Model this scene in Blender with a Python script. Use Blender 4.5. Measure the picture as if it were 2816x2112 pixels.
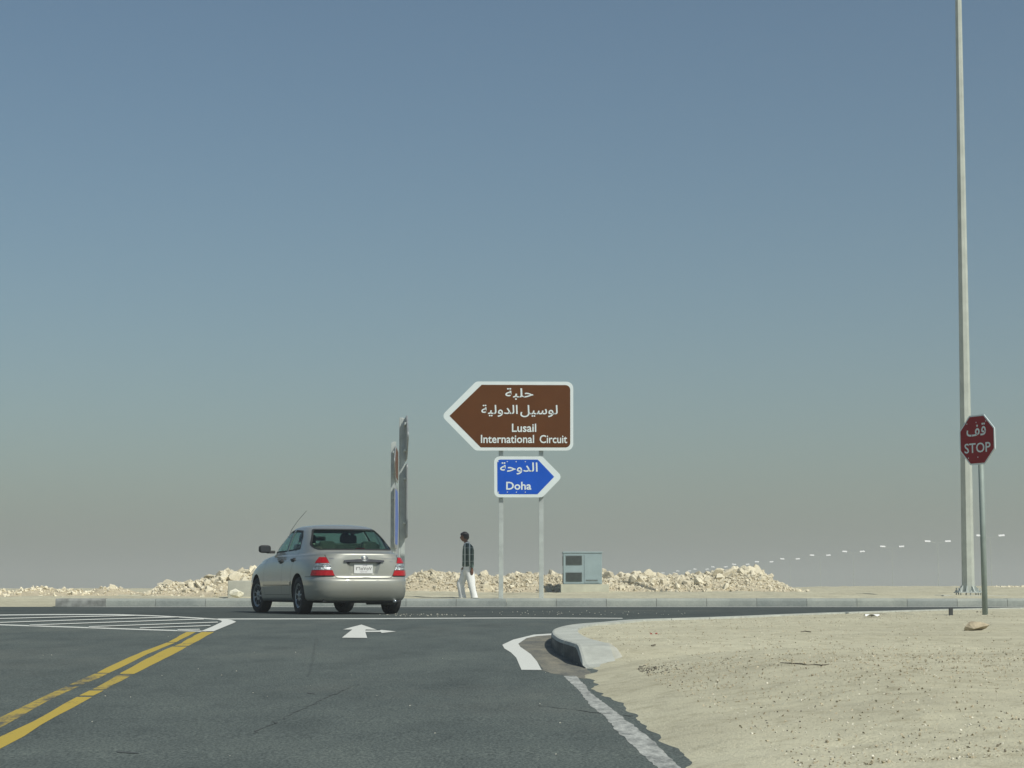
import bpy, bmesh, math, random
from math import sin, cos, tan, pi, radians, sqrt, atan2, exp, log
from mathutils import Vector, Matrix, Quaternion, noise
from mathutils.bvhtree import BVHTree
from mathutils.geometry import delaunay_2d_cdt, tessellate_polygon

for o in list(bpy.data.objects):
    bpy.data.objects.remove(o)
scene = bpy.context.scene
COL = scene.collection
RND = random.Random(7)

# ------------------------------------------------------------------ camera
EYE = 0.42                       # metres above the carriageway of the cross road
FPX, CXP, CYP, HORIZON = 5500.0, 1408.0, 1056.0, 1617.0
PITCH = math.atan((HORIZON - CYP) / FPX)
cam_d = bpy.data.cameras.new('camera')
cam = bpy.data.objects.new('camera', cam_d)
COL.objects.link(cam)
cam_d.sensor_width = 36.0
cam_d.lens = FPX / 2816.0 * 36.0
cam_d.clip_start = 0.1
cam_d.clip_end = 40000
cam.location = (0, 0, EYE)
cam.rotation_euler = (pi / 2 + PITCH, 0, 0)
scene.camera = cam

# ------------------------------------------------------------------ light
SUN_EL, SUN_AZ = radians(47), radians(44)      # azimuth: to the right of straight behind the camera
to_sun = Vector((sin(SUN_AZ) * cos(SUN_EL), -cos(SUN_AZ) * cos(SUN_EL), sin(SUN_EL)))
sun_d = bpy.data.lights.new('sun', 'SUN')
sun = bpy.data.objects.new('sun', sun_d)
COL.objects.link(sun)
sun_d.energy = 3.9
sun_d.angle = radians(0.6)
sun_d.color = (1.0, 0.975, 0.885)
sun.rotation_euler = (-to_sun).to_track_quat('-Z', 'Y').to_euler()

world = bpy.data.worlds.new('World')
scene.world = world
world.use_nodes = True
wn = world.node_tree
sky = wn.nodes.new('ShaderNodeTexSky')
sky.sky_type = 'NISHITA'
sky.sun_disc = False
sky.sun_elevation = SUN_EL
sky.sun_rotation = pi - SUN_AZ          # blender: 0 = +Y, clockwise
sky.altitude = 0
sky.air_density = 1.0
sky.dust_density = 1.7
sky.ozone_density = 1.0
bg = wn.nodes['Background']
bg.inputs['Strength'].default_value = 0.074
tint = wn.nodes.new('ShaderNodeMix'); tint.data_type = 'RGBA'; tint.blend_type = 'MULTIPLY'
tint.inputs[0].default_value = 1.0
tint.inputs[7].default_value = (0.895, 1.02, 1.01, 1)
wn.links.new(sky.outputs['Color'], tint.inputs[6])
wn.links.new(tint.outputs[2], bg.inputs['Color'])

scene.view_settings.view_transform = 'Standard'
scene.view_settings.look = 'None'
scene.view_settings.exposure = 0.0
scene.view_settings.gamma = 1.0
scene.view_settings.use_curve_mapping = False
scene.cycles.use_denoising = True
scene.cycles.volume_bounces = 1
scene.cycles.max_bounces = 10
scene.cycles.transparent_max_bounces = 16

# ------------------------------------------------------------------ helpers
def lerp(a, b, t):
    return a + (b - a) * t
def sstep(a, b, x):
    t = min(1.0, max(0.0, (x - a) / (b - a)))
    return t * t * (3 - 2 * t)
def interp(tab, x):
    if x <= tab[0][0]:
        return tab[0][1]
    for (x0, y0), (x1, y1) in zip(tab, tab[1:]):
        if x <= x1:
            return y0 + (y1 - y0) * (x - x0) / (x1 - x0)
    return tab[-1][1]

def road_z(Y):                   # approach road climbs gently to the level cross road
    s = 1.5
    v = (29.0 - Y) / s
    sp = v if v > 30 else log(1 + exp(v))
    return -0.0138 * s * sp

def ray(px, py):
    d = Vector(((px - CXP) / FPX, 1.0, -(py - CYP) / FPX))
    c, s = cos(PITCH), sin(PITCH)
    return Vector((d.x, d.y * c - d.z * s, d.y * s + d.z * c))
def at_depth(px, py, Y):         # world point at distance Y along a line of sight
    d = ray(px, py)
    k = Y / d.y
    return Vector((d.x * k, Y, EYE + d.z * k))
def on_surf(px, py, zf, dz=0.0):
    d = ray(px, py)
    lo, hi = 2.0, 400.0
    f = lambda Y: EYE + d.z / d.y * Y - zf(Y) - dz
    for _ in range(60):
        m = 0.5 * (lo + hi)
        if f(m) > 0:
            lo = m
        else:
            hi = m
    Y = 0.5 * (lo + hi)
    return Vector((d.x / d.y * Y, Y, zf(Y) + dz))

# materials ---------------------------------------------------------
MATS = {}
class NT:
    def __init__(self, m):
        self.t = m.node_tree
        self.n = self.t.nodes
        self.b = self.n['Principled BSDF']
        self.x = 0
    def add(self, kind, **kw):
        nd = self.n.new(kind)
        for k, v in kw.items():
            setattr(nd, k, v)
        return nd
    def link(self, a, b):
        self.t.links.new(a, b)
    def noise(self, scale, detail=4, rough=0.55, coord='Object', dist=0.0, vec=None, stretch=None):
        nd = self.add('ShaderNodeTexNoise')
        nd.inputs['Scale'].default_value = scale
        nd.inputs['Detail'].default_value = detail
        nd.inputs['Roughness'].default_value = rough
        nd.inputs['Distortion'].default_value = dist
        src = vec or self.co(coord)
        if stretch:
            mp = self.add('ShaderNodeMapping')
            mp.inputs['Scale'].default_value = stretch
            self.link(src, mp.inputs['Vector'])
            src = mp.outputs['Vector']
        self.link(src, nd.inputs['Vector'])
        return nd.outputs['Fac']
    def vor(self, scale, feature='F1', coord='Object', out='Distance', rand=1.0):
        nd = self.add('ShaderNodeTexVoronoi', feature=feature)
        nd.inputs['Scale'].default_value = scale
        nd.inputs['Randomness'].default_value = rand
        self.link(self.co(coord), nd.inputs['Vector'])
        return nd.outputs[out]
    def co(self, coord='Object'):
        if coord == 'World':
            if not hasattr(self, '_g'):
                self._g = self.add('ShaderNodeNewGeometry')
            return self._g.outputs['Position']
        if not hasattr(self, '_tc'):
            self._tc = self.add('ShaderNodeTexCoord')
        return self._tc.outputs[coord]
    def ramp(self, fac, stops, interp='LINEAR'):
        r = self.add('ShaderNodeValToRGB')
        r.color_ramp.interpolation = interp
        e = r.color_ramp.elements
        while len(e) < len(stops):
            e.new(0.5)
        for el, (p, c) in zip(e, stops):
            el.position = p
            el.color = c if len(c) == 4 else (*c, 1)
        self.link(fac, r.inputs['Fac'])
        return r.outputs['Color']
    def mix(self, a, b, fac, mode='MIX'):
        m = self.add('ShaderNodeMix', data_type='RGBA', blend_type=mode)
        for v, i in ((fac, 0), (a, 6), (b, 7)):
            if hasattr(v, 'is_linked') or hasattr(v, 'links'):
                self.link(v, m.inputs[i])
            elif i == 0:
                m.inputs[0].default_value = v
            else:
                m.inputs[i].default_value = v if len(v) == 4 else (*v, 1)
        return m.outputs[2]
    def math(self, op, a, b=0.0, clamp=False):
        m = self.add('ShaderNodeMath', operation=op, use_clamp=clamp)
        for v, i in ((a, 0), (b, 1)):
            if hasattr(v, 'links'):
                self.link(v, m.inputs[i])
            else:
                m.inputs[i].default_value = v
        return m.outputs[0]
    def bump(self, h, strength=0.3, dist=0.02):
        b = self.add('ShaderNodeBump')
        b.inputs['Strength'].default_value = strength
        b.inputs['Distance'].default_value = dist
        self.link(h, b.inputs['Height'])
        self.link(b.outputs['Normal'], self.b.inputs['Normal'])
    def color(self, c):
        if hasattr(c, 'links'):
            self.link(c, self.b.inputs['Base Color'])
        else:
            self.b.inputs['Base Color'].default_value = (*c, 1)
    def set(self, **kw):
        for k, v in kw.items():
            k = k.replace('_', ' ')
            if hasattr(v, 'links'):
                self.link(v, self.b.inputs[k])
            else:
                self.b.inputs[k].default_value = v

def mat(name):
    m = bpy.data.materials.new(name)
    m.use_nodes = True
    MATS[name] = m
    return NT(m)

def simple(name, col, rough=0.6, metal=0.0, var=0.12, scale=8.0, bump=0.0, coat=0.0, spec=0.5, rnd=0.0):
    t = mat(name)
    n = t.noise(scale, 5)
    lo = tuple(c * (1 - var) for c in col)
    hi = tuple(min(1, c * (1 + var)) for c in col)
    c = t.ramp(n, [(0.3, lo), (0.7, hi)])
    if rnd:
        oi = t.add('ShaderNodeObjectInfo')
        k = t.ramp(oi.outputs['Random'], [(0, (1 - rnd,) * 3), (1, (1 + rnd,) * 3)])
        c = t.mix(c, k, 1.0, 'MULTIPLY')
    t.color(c)
    t.set(Roughness=rough, Metallic=metal, Coat_Weight=coat, Specular_IOR_Level=spec)
    if bump:
        t.bump(t.noise(scale * 6, 6), bump, 0.01)
    return t

def M(n):
    return MATS[n]

# object builders ---------------------------------------------------
def tag(o, label=None, cat=None, group=None, kind=None):
    if label: o['label'] = label
    if cat: o['category'] = cat
    if group: o['group'] = group
    if kind: o['kind'] = kind
    return o
def empty(name, loc=(0, 0, 0), rz=0.0, parent=None):
    o = bpy.data.objects.new(name, None)
    COL.objects.link(o)
    o.location = loc
    o.rotation_euler = (0, 0, rz)
    o.empty_display_size = 0.1
    if parent: o.parent = parent
    return o
def obj(name, mesh, material=None, parent=None, loc=None, rot=None, smooth=False):
    o = bpy.data.objects.new(name, mesh)
    COL.objects.link(o)
    if material is not None and not mesh.materials:
        for mm in (material if isinstance(material, (list, tuple)) else [material]):
            mesh.materials.append(M(mm) if isinstance(mm, str) else mm)
    if parent: o.parent = parent
    if loc is not None: o.location = loc
    if rot is not None: o.rotation_euler = rot
    if smooth:
        for p in mesh.polygons: p.use_smooth = True
    return o
def mesh_from(name, verts, faces):
    me = bpy.data.meshes.new(name)
    me.from_pydata([tuple(v) for v in verts], [], faces)
    me.update()
    return me
def bm_mesh(bm, name='mesh'):
    bmesh.ops.recalc_face_normals(bm, faces=bm.faces)
    me = bpy.data.meshes.new(name)
    bm.to_mesh(me)
    bm.free()
    return me
def auto_smooth(me, ang=35):
    for p in me.polygons: p.use_smooth = True
    bm = bmesh.new(); bm.from_mesh(me)
    for e in bm.edges:
        if len(e.link_faces) == 2 and e.calc_face_angle(0) > radians(ang):
            e.smooth = False
    bm.to_mesh(me); bm.free()
    return me
def add_box(bm, c, s, rot=None, bevel=0.0):
    r = bmesh.ops.create_cube(bm, size=1.0)
    vs = r['verts']
    mtx = Matrix.Translation(c) @ (rot.to_4x4() if rot else Matrix.Identity(4)) @ Matrix.Diagonal((*s, 1))
    bmesh.ops.transform(bm, matrix=mtx, verts=vs)
    if bevel:
        es = list({e for v in vs for e in v.link_edges})
        bmesh.ops.bevel(bm, geom=es, offset=bevel, segments=2, affect='EDGES', profile=0.6)
def box_mesh(c, s, bevel=0.0, rot=None):
    bm = bmesh.new()
    add_box(bm, Vector(c), s, rot, bevel)
    return bm_mesh(bm)
def add_tube(bm, pts, radii, seg=12, cap=True):
    pts = [Vector(p) for p in pts]
    if not hasattr(radii, '__len__'):
        radii = [radii] * len(pts)
    rings = []
    up = None
    for i, p in enumerate(pts):
        d = (pts[min(i + 1, len(pts) - 1)] - pts[max(i - 1, 0)]).normalized()
        if up is None:
            up = Vector((0, 0, 1)) if abs(d.z) < 0.9 else Vector((1, 0, 0))
        u = d.cross(up)
        if u.length < 1e-4:
            u = d.cross(Vector((0, 1, 0)))
        u.normalize()
        w = u.cross(d).normalized()
        rings.append([bm.verts.new(p + (u * cos(a) + w * sin(a)) * radii[i])
                      for a in [2 * pi * k / seg for k in range(seg)]])
    for a, b in zip(rings, rings[1:]):
        for k in range(seg):
            bm.faces.new((a[k], a[(k + 1) % seg], b[(k + 1) % seg], b[k]))
    if cap:
        bm.faces.new(rings[0][::-1])
        bm.faces.new(rings[-1])
def tube_mesh(pts, radii, seg=12):
    bm = bmesh.new()
    add_tube(bm, pts, radii, seg)
    return bm_mesh(bm)
def lathe(profile, seg=32, axis='Y'):
    """profile: (radius, along) pairs, closed loop if first==last"""
    vs, fs = [], []
    n = len(profile)
    for k in range(seg):
        a = 2 * pi * k / seg
        for r, h in profile:
            if axis == 'Y': vs.append((r * cos(a), h, r * sin(a)))
            elif axis == 'Z': vs.append((r * cos(a), r * sin(a), h))
            else: vs.append((h, r * cos(a), r * sin(a)))
    for k in range(seg):
        k2 = (k + 1) % seg
        for i in range(n - 1):
            fs.append((k * n + i, k * n + i + 1, k2 * n + i + 1, k2 * n + i))
    bm = bmesh.new()
    bv = [bm.verts.new(v) for v in vs]
    for f in fs:
        try: bm.faces.new([bv[i] for i in f])
        except ValueError: pass
    bmesh.ops.remove_doubles(bm, verts=bm.verts, dist=1e-5)
    return bm_mesh(bm)
def prism(poly, d0, d1, fn):
    """extrude 2D polygon between d0 and d1; fn(u,v,d)->3D"""
    n = len(poly)
    vs = [fn(u, v, d0) for u, v in poly] + [fn(u, v, d1) for u, v in poly]
    tris = tessellate_polygon([[Vector((u, v, 0)) for u, v in poly]])
    fs = [tuple(t) for t in tris] + [tuple(n + i for i in t[::-1]) for t in tris]
    fs += [(i, (i + 1) % n, n + (i + 1) % n, n + i) for i in range(n)]
    bm = bmesh.new()
    bv = [bm.verts.new(v) for v in vs]
    for f in fs:
        try: bm.faces.new([bv[i] for i in f])
        except ValueError: pass
    return bm_mesh(bm)
def round_poly(poly, radii, seg=6):
    out = []
    n = len(poly)
    for i, p in enumerate(poly):
        r = radii[i] if hasattr(radii, '__len__') else radii
        p = Vector(p); a = Vector(poly[i - 1]) - p; b = Vector(poly[(i + 1) % n]) - p
        if r <= 0:
            out.append((p.x, p.y)); continue
        ang = a.angle(b)
        t = min(r / tan(ang / 2), a.length * 0.45, b.length * 0.45)
        r = t * tan(ang / 2)
        a.normalize(); b.normalize()
        c = p + (a + b).normalized() * (r / sin(ang / 2))
        s = p + a * t - c; e = p + b * t - c
        a0 = atan2(s.y, s.x); a1 = atan2(e.y, e.x)
        da = (a1 - a0 + pi) % (2 * pi) - pi
        for k in range(seg + 1):
            q = a0 + da * k / seg
            out.append((c.x + r * cos(q), c.y + r * sin(q)))
    return out
def text_tris(body, box, bold=0.0, shear=0.0):
    """default-font lettering fitted to box (u0,u1,v0,v1); returns verts2d, faces"""
    cu = bpy.data.curves.new('lettering', 'FONT')
    cu.body = body
    cu.offset = bold
    cu.resolution_u = 3
    cu.shear = shear
    o = bpy.data.objects.new('lettering', cu)
    COL.objects.link(o)
    bpy.context.view_layer.update()
    dg = bpy.context.evaluated_depsgraph_get()
    me = bpy.data.meshes.new_from_object(o.evaluated_get(dg))
    bpy.data.objects.remove(o)
    xs = [v.co.x for v in me.vertices]; ys = [v.co.y for v in me.vertices]
    x0, x1, y0, y1 = min(xs), max(xs), min(ys), max(ys)
    u0, u1, v0, v1 = box
    vs = [(u0 + (v.co.x - x0) / (x1 - x0) * (u1 - u0), v0 + (v.co.y - y0) / (y1 - y0) * (v1 - v0)) for v in me.vertices]
    fs = [tuple(p.vertices) for p in me.polygons]
    bpy.data.meshes.remove(me)
    return vs, fs
def lettering(name, body, box, fn, material, parent, bold=0.0, d=0.0, thick=0.004):
    vs, fs = text_tris(body, box, bold)
    me = mesh_from(name, [fn(u, v, d) for u, v in vs], fs)
    o = obj(name, me, material, parent)
    return o
# ------------------------------------------------------------------ materials of the place
t = mat('sand')
n1 = t.noise(0.35, 6, 0.6, 'World'); n2 = t.noise(6, 6, 0.65, 'World'); n3 = t.noise(55, 3, 0.7, 'World')
base = t.ramp(n1, [(0.3, (0.465, 0.440, 0.322)), (0.7, (0.55, 0.525, 0.392))])
base = t.mix(base, t.ramp(n2, [(0.25, (0.72, 0.70, 0.66)), (0.5, (1, 1, 1)), (0.8, (1.10, 1.09, 1.06))]), 1.0, 'MULTIPLY')
base = t.mix(base, t.ramp(n3, [(0.28, (0.55, 0.53, 0.50)), (0.42, (1, 1, 1)), (0.66, (1.0, 1.0, 1.0)), (0.75, (1.18, 1.17, 1.13))]), 0.8, 'MULTIPLY')
wide = t.noise(0.9, 4, 0.6, 'World', stretch=(0.25, 1.0, 1.0))
base = t.mix(base, t.ramp(wide, [(0.35, (0.86, 0.85, 0.84)), (0.62, (1.03, 1.03, 1.02))]), 0.8, 'MULTIPLY')
t.color(base)
t.set(Roughness=0.95, Specular_IOR_Level=0.15)
t.bump(t.math('ADD', t.math('MULTIPLY', n2, 0.5), t.math('MULTIPLY', n3, 0.5)), 0.55, 0.04)

def asphalt(name, k):
    t = mat(name)
    a1 = t.noise(0.22, 5, 0.6, 'World'); a2 = t.noise(2.2, 6, 0.65, 'World', stretch=(1.0, 0.35, 1)); a3 = t.noise(80, 2, 0.6, 'World', stretch=(1, 0.45, 1))
    c = t.ramp(a1, [(0.3, (0.078 * k, 0.094 * k, 0.090 * k)), (0.7, (0.103 * k, 0.121 * k, 0.113 * k))])
    c = t.mix(c, t.ramp(a2, [(0.25, (0.74, 0.75, 0.76)), (0.5, (1, 1, 1)), (0.78, (1.22, 1.21, 1.17))]), 1.0, 'MULTIPLY')
    c = t.mix(c, t.ramp(a3, [(0.3, (0.55, 0.56, 0.56)), (0.5, (1, 1, 1)), (0.70, (1.5, 1.48, 1.42))]), 1.0, 'MULTIPLY')
    grit = t.vor(9, 'F1', 'World')
    c = t.mix(c, (0.42, 0.40, 0.33), t.ramp(grit, [(0.0, (1, 1, 1)), (0.035, (0, 0, 0))]))
    # fine sand blown over the surface
    dust = t.noise(0.5, 6, 0.7, 'World', stretch=(0.6, 0.3, 1))
    c = t.mix(c, (0.30, 0.28, 0.22), t.math('MULTIPLY', t.ramp(dust, [(0.52, (0, 0, 0)), (0.85, (1, 1, 1))]), 0.22))
    t.color(c)
    t.set(Roughness=0.9, Specular_IOR_Level=0.2)
    t.bump(a3, 0.35, 0.01)
asphalt('asphalt', 1.0)
asphalt('asphalt_new', 0.66)

def paint(name, col, worn_lo, worn_hi, scale=6.0):
    t = mat(name)
    w = t.noise(scale, 7, 0.72, 'World', stretch=(1, 0.35, 1)); s = t.noise(60, 3, 0.7, 'World', stretch=(1, 0.3, 1))
    c = t.mix(tuple(x * 0.86 for x in col), col, s)
    f = t.ramp(t.math('ADD', w, t.math('MULTIPLY', t.math('SUBTRACT', s, 0.5), 0.35)), [(worn_lo, (1, 1, 1)), (worn_hi, (0, 0, 0))])
    t.color(t.mix(c, (0.085, 0.093, 0.09), f))
    t.set(Roughness=0.8, Specular_IOR_Level=0.25)
paint('paint_white', (0.66, 0.67, 0.62), 0.22, 0.30)
paint('paint_white_worn', (0.52, 0.53, 0.49), 0.24, 0.66, 16)
paint('paint_yellow', (0.46, 0.345, 0.065), 0.30, 0.40, 3.0)
paint('paint_yellow_worn', (0.42, 0.32, 0.07), 0.40, 0.56, 5.0)
paint('sand_dust', (0.275, 0.255, 0.195), 0.30, 0.66, 5.0)
simple('patch_concrete', (0.42, 0.42, 0.36), 0.9, var=0.15, scale=4, bump=0.3, spec=0.2)

t = mat('kerb_concrete')
k1 = t.noise(1.6, 6, 0.65, 'World'); k2 = t.noise(40, 4, 0.6, 'World')
c = t.ramp(k1, [(0.25, (0.22, 0.245, 0.235)), (0.5, (0.31, 0.335, 0.315)), (0.75, (0.37, 0.39, 0.36))])
c = t.mix(c, t.ramp(k2, [(0.3, (0.85, 0.85, 0.85)), (0.7, (1.06, 1.06, 1.05))]), 1.0, 'MULTIPLY')
oi = t.add('ShaderNodeObjectInfo')
c = t.mix(c, t.ramp(oi.outputs['Random'], [(0, (0.80, 0.82, 0.83)), (0.5, (1, 1, 1)), (1, (1.08, 1.07, 1.02))]), 1.0, 'MULTIPLY')
t.color(c); t.set(Roughness=0.9, Specular_IOR_Level=0.2); t.bump(k2, 0.25, 0.01)
simple('kerb_pale', (0.43, 0.445, 0.40), 0.9, var=0.16, scale=5, bump=0.3, spec=0.2, rnd=0.06)
t = mat('kerb_face_shaded')  # shade on the kerb's road-side face, put into a mottled dark colour
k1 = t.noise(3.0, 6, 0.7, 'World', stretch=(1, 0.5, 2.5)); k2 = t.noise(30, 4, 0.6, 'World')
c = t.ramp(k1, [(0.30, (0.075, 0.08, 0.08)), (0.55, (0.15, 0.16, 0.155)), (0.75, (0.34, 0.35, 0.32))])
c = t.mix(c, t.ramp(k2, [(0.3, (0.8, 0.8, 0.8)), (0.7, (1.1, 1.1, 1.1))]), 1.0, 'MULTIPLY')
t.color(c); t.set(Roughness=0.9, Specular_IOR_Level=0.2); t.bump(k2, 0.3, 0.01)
simple('kerb_stained', (0.24, 0.25, 0.235), 0.9, var=0.45, scale=5, bump=0.3, spec=0.2)
simple('kerb_face_shade_plain', (0.10, 0.105, 0.10), 0.9, var=0.3, scale=6, bump=0.2, spec=0.2)  # plain version of the shade painted for the kerb face, unused
simple('concrete', (0.43, 0.43, 0.37), 0.9, var=0.14, scale=3, bump=0.2, spec=0.2)
simple('plinth_concrete', (0.50, 0.50, 0.40), 0.9, var=0.12, scale=3, bump=0.2, spec=0.2)

t = mat('rock')
r1 = t.noise(5, 6, 0.65); r2 = t.noise(30, 4, 0.6)
c = t.ramp(r1, [(0.3, (0.56, 0.51, 0.38)), (0.7, (0.74, 0.68, 0.53))])
oi = t.add('ShaderNodeObjectInfo')
c = t.mix(c, t.ramp(oi.outputs['Random'], [(0, (0.85, 0.84, 0.82)), (0.6, (1, 1, 1)), (1, (1.16, 1.16, 1.15))]), 1.0, 'MULTIPLY')
t.color(c); t.set(Roughness=0.95, Specular_IOR_Level=0.1); t.bump(r2, 0.5, 0.02)
t = mat('mound_earth')
r1 = t.noise(3, 6, 0.65, 'World'); r2 = t.noise(16, 5, 0.7, 'World')
c = t.ramp(r1, [(0.3, (0.54, 0.475, 0.33)), (0.7, (0.69, 0.61, 0.45))])
c = t.mix(c, t.ramp(r2, [(0.3, (0.70, 0.68, 0.64)), (0.55, (1, 1, 1))]), 1.0, 'MULTIPLY')
t.color(c); t.set(Roughness=0.95, Specular_IOR_Level=0.1); t.bump(r2, 0.8, 0.08)
simple('stone_brown', (0.36, 0.31, 0.22), 0.95, var=0.35, scale=9, bump=0.5, spec=0.1)
simple('stone_white', (0.72, 0.69, 0.56), 0.95, var=0.12, scale=9, bump=0.4, spec=0.1)
simple('pebbles', (0.40, 0.35, 0.25), 0.95, var=0.5, scale=14, spec=0.1)
simple('pebbles_dark', (0.13, 0.12, 0.10), 0.95, var=0.4, scale=14, spec=0.1)
simple('pebbles_pale', (0.70, 0.67, 0.56), 0.95, var=0.2, scale=14, spec=0.1)
simple('twig', (0.10, 0.085, 0.06), 0.9)
simple('paper', (0.80, 0.80, 0.78), 0.7, var=0.05)
simple('red_plastic', (0.34, 0.06, 0.04), 0.5)

# ------------------------------------------------------------------ the ground
Z7 = lambda x, y: (1340 + 0.28455 * x, 1640 + 0.28455 * y)      # crops of the photograph -> photograph pixels
def kerb_top_z(Y):
    return lerp(-0.022, 0.05, sstep(16, 27, Y))
# right-hand boundary of the asphalt, near to far
edge_px = [(1850, 1550), (1700, 1420), (1550, 1270), (1400, 1150), (1280, 1030), (1150, 970), (1050, 870), (960, 790)]
edge_w = [on_surf(*Z7(*p), road_z) for p in edge_px]
nose_end = on_surf(*Z7(952, 698), road_z)
top_px = [Z7(880, 475), Z7(800, 440), Z7(700, 410), Z7(640, 375), Z7(618, 342), Z7(640, 310), Z7(720, 285), Z7(850, 265),
          Z7(1050, 250), Z7(1400, 222), (1900, 1697.8), (2012, 1694), (2278, 1684), (2618, 1674), (2816, 1670)]
kerb_w = [on_surf(*p, kerb_top_z) for p in top_px]
bound = [(e.y, e.x) for e in edge_w] + [(nose_end.y - 0.15, nose_end.x + 0.08)] 
for k in kerb_w:
    if k.y > bound[-1][0] + 0.15:
        bound.append((k.y, k.x))
e0, e1 = bound[0], bound[1]
slope_e = (e1[1] - e0[1]) / (e1[0] - e0[0])
bound.insert(0, (e0[0] - 8.5, e0[1] - slope_e * 8.5))
bound.insert(0, (-90.0, bound[0][1] + 0.4))
last = bound[-1]
bound.append((45.3, max(last[1] + 4.0, 16.0)))
def bound_x(Y):
    return interp(bound, Y)
FAR_KERB_Y = on_surf(1400, 1668.5, lambda Y: 0.0).y

def fbm(x, y, s, o=4):
    return noise.fractal(Vector((x * s, y * s, 3.7)), 1.0, 2.0, o)

def far_z(X, Y):
    z = interp([(FAR_KERB_Y, 0.10), (FAR_KERB_Y + 3, 0.14), (62, 0.30), (75, 0.345), (105, 0.375), (130, 0.30), (330, -1.9), (720, -6.4), (1500, -15), (9000, -15)], Y)
    w = sstep(FAR_KERB_Y + 0.5, FAR_KERB_Y + 3, Y) * (1 - sstep(150, 300, Y))
    z += w * (0.05 * fbm(X, Y, 0.35) + 0.03 * fbm(X + 40, Y, 1.4, 3))
    if X > 12.5 and Y > 55:           # rough ground rising at the right edge
        z += 0.12 * sstep(12.5, 16, X) * sstep(55, 60, Y) * (1 - sstep(95, 120, Y))
    return z

def ground_z(X, Y):
    if Y > FAR_KERB_Y:
        if X >= -10.3 and Y < FAR_KERB_Y + 0.14:
            return -0.1
        t = far_z(X, Y)
        if X < -10.3:                  # no kerb at the left: sand runs down to the asphalt
            t = lerp(0.005 + 0.012 * fbm(X, Y, 2.0), t, sstep(FAR_KERB_Y, FAR_KERB_Y + 4, Y))
        return t
    d = X - bound_x(Y)
    rz = road_z(Y)
    if d < -0.6:
        return rz - 0.08
    kerbed = sstep(nose_end.y - 0.2, nose_end.y + 1.1, Y)
    n = 0.014 * fbm(X, Y, 1.1) + 0.009 * fbm(X, Y, 5.0, 3)
    # near the camera: ragged sand over the asphalt edge
    soft = rz + lerp(-0.05, 0.05, sstep(-0.40, 0.40, d + 0.07 * fbm(X, Y, 1.9, 3))) * 1.0 + 0.06 * sstep(0.6, 3.0, d)
    # behind the kerb
    hard = lerp(rz + 0.01, kerb_top_z(Y), sstep(nose_end.y, nose_end.y + 0.75, Y)) - 0.02 if d > 0.05 else rz - 0.08
    z = lerp(soft, hard, kerbed)
    lvl = kerb_top_z(Y) + 0.0
    blend = sstep(0.10, 1.6, d) * (1 - kerbed) * sstep(4, 15, Y)
    z = lerp(z, lvl, blend)
    amp = sstep(0.1, 0.8, d)
    z += n * amp * (1.0 if Y < 33 else 0.6)
    z += -0.035 * exp(-(((X - 1.41) / 0.16) ** 2 + ((Y - 8.3) / 0.07) ** 2))      # hollow in the sand
    return z

def spread(a, b, n, p=1.0):
    return [a + (b - a) * (i / n) ** p for i in range(n + 1)]
xs = [-9000, -4000, -1800, -800, -400, -200, -110] + spread(-70, -12, 30) + spread(-11.5, -1, 44) + spread(-0.9, 9, 150) + spread(9.1, 20, 80) + spread(21, 70, 22) + [110, 200, 400, 800, 1800, 4000, 9000]
ys = [-9000, -4000, -1500, -600, -250, -120, -80, -50, -30, -15, -5, 0, 3, 5] + spread(6, 20, 190) + spread(20.12, 41, 120) + spread(41.2, FAR_KERB_Y - 0.06, 14) + [FAR_KERB_Y + 0.004, FAR_KERB_Y + 0.08, FAR_KERB_Y + 0.13] + spread(FAR_KERB_Y + 0.16, 62, 70) + spread(62.5, 135, 70) + spread(142, 330, 16) + [400, 500, 610, 720, 900, 1150, 1500, 2200, 3500, 6000, 9000]
gv = [(x, y, ground_z(x, y)) for y in ys for x in xs]
nx = len(xs)
gf = [(j * nx + i, j * nx + i + 1, (j + 1) * nx + i + 1, (j + 1) * nx + i) for j in range(len(ys) - 1) for i in range(nx - 1)]
ground = obj('ground', mesh_from('ground', gv, gf), 'sand', smooth=True)
tag(ground, 'pale sandy desert ground on both sides of the road', kind='structure')

# road: one asphalt sheet, approach and cross road together
rys = [-90, -60, -30, -10, 0] + spread(3, FAR_KERB_Y + 0.02, 130)
rv, rf = [], []
cols = [-90, -40, -20, -10, -5, -2, None]
for y in rys:
    xb = bound_x(y) + (0.9 if y < 15.4 else 0.06)
    if y < 15.4:
        xb = bound_x(y) + 0.9
    for cx_ in cols:
        rv.append(((xb if cx_ is None else cx_), y, road_z(y)))
w_ = len(cols)
for j in range(len(rys) - 1):
    for i in range(w_ - 1):
        rf.append((j * w_ + i, j * w_ + i + 1, (j + 1) * w_ + i + 1, (j + 1) * w_ + i))
road = obj('road', mesh_from('road', rv, rf), ['asphalt', 'asphalt_new'])
for p_ in road.data.polygons:
    if p_.center.y > 28.6: p_.material_index = 1
tag(road, 'dark grey asphalt approach road meeting the cross road', kind='structure')

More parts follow.
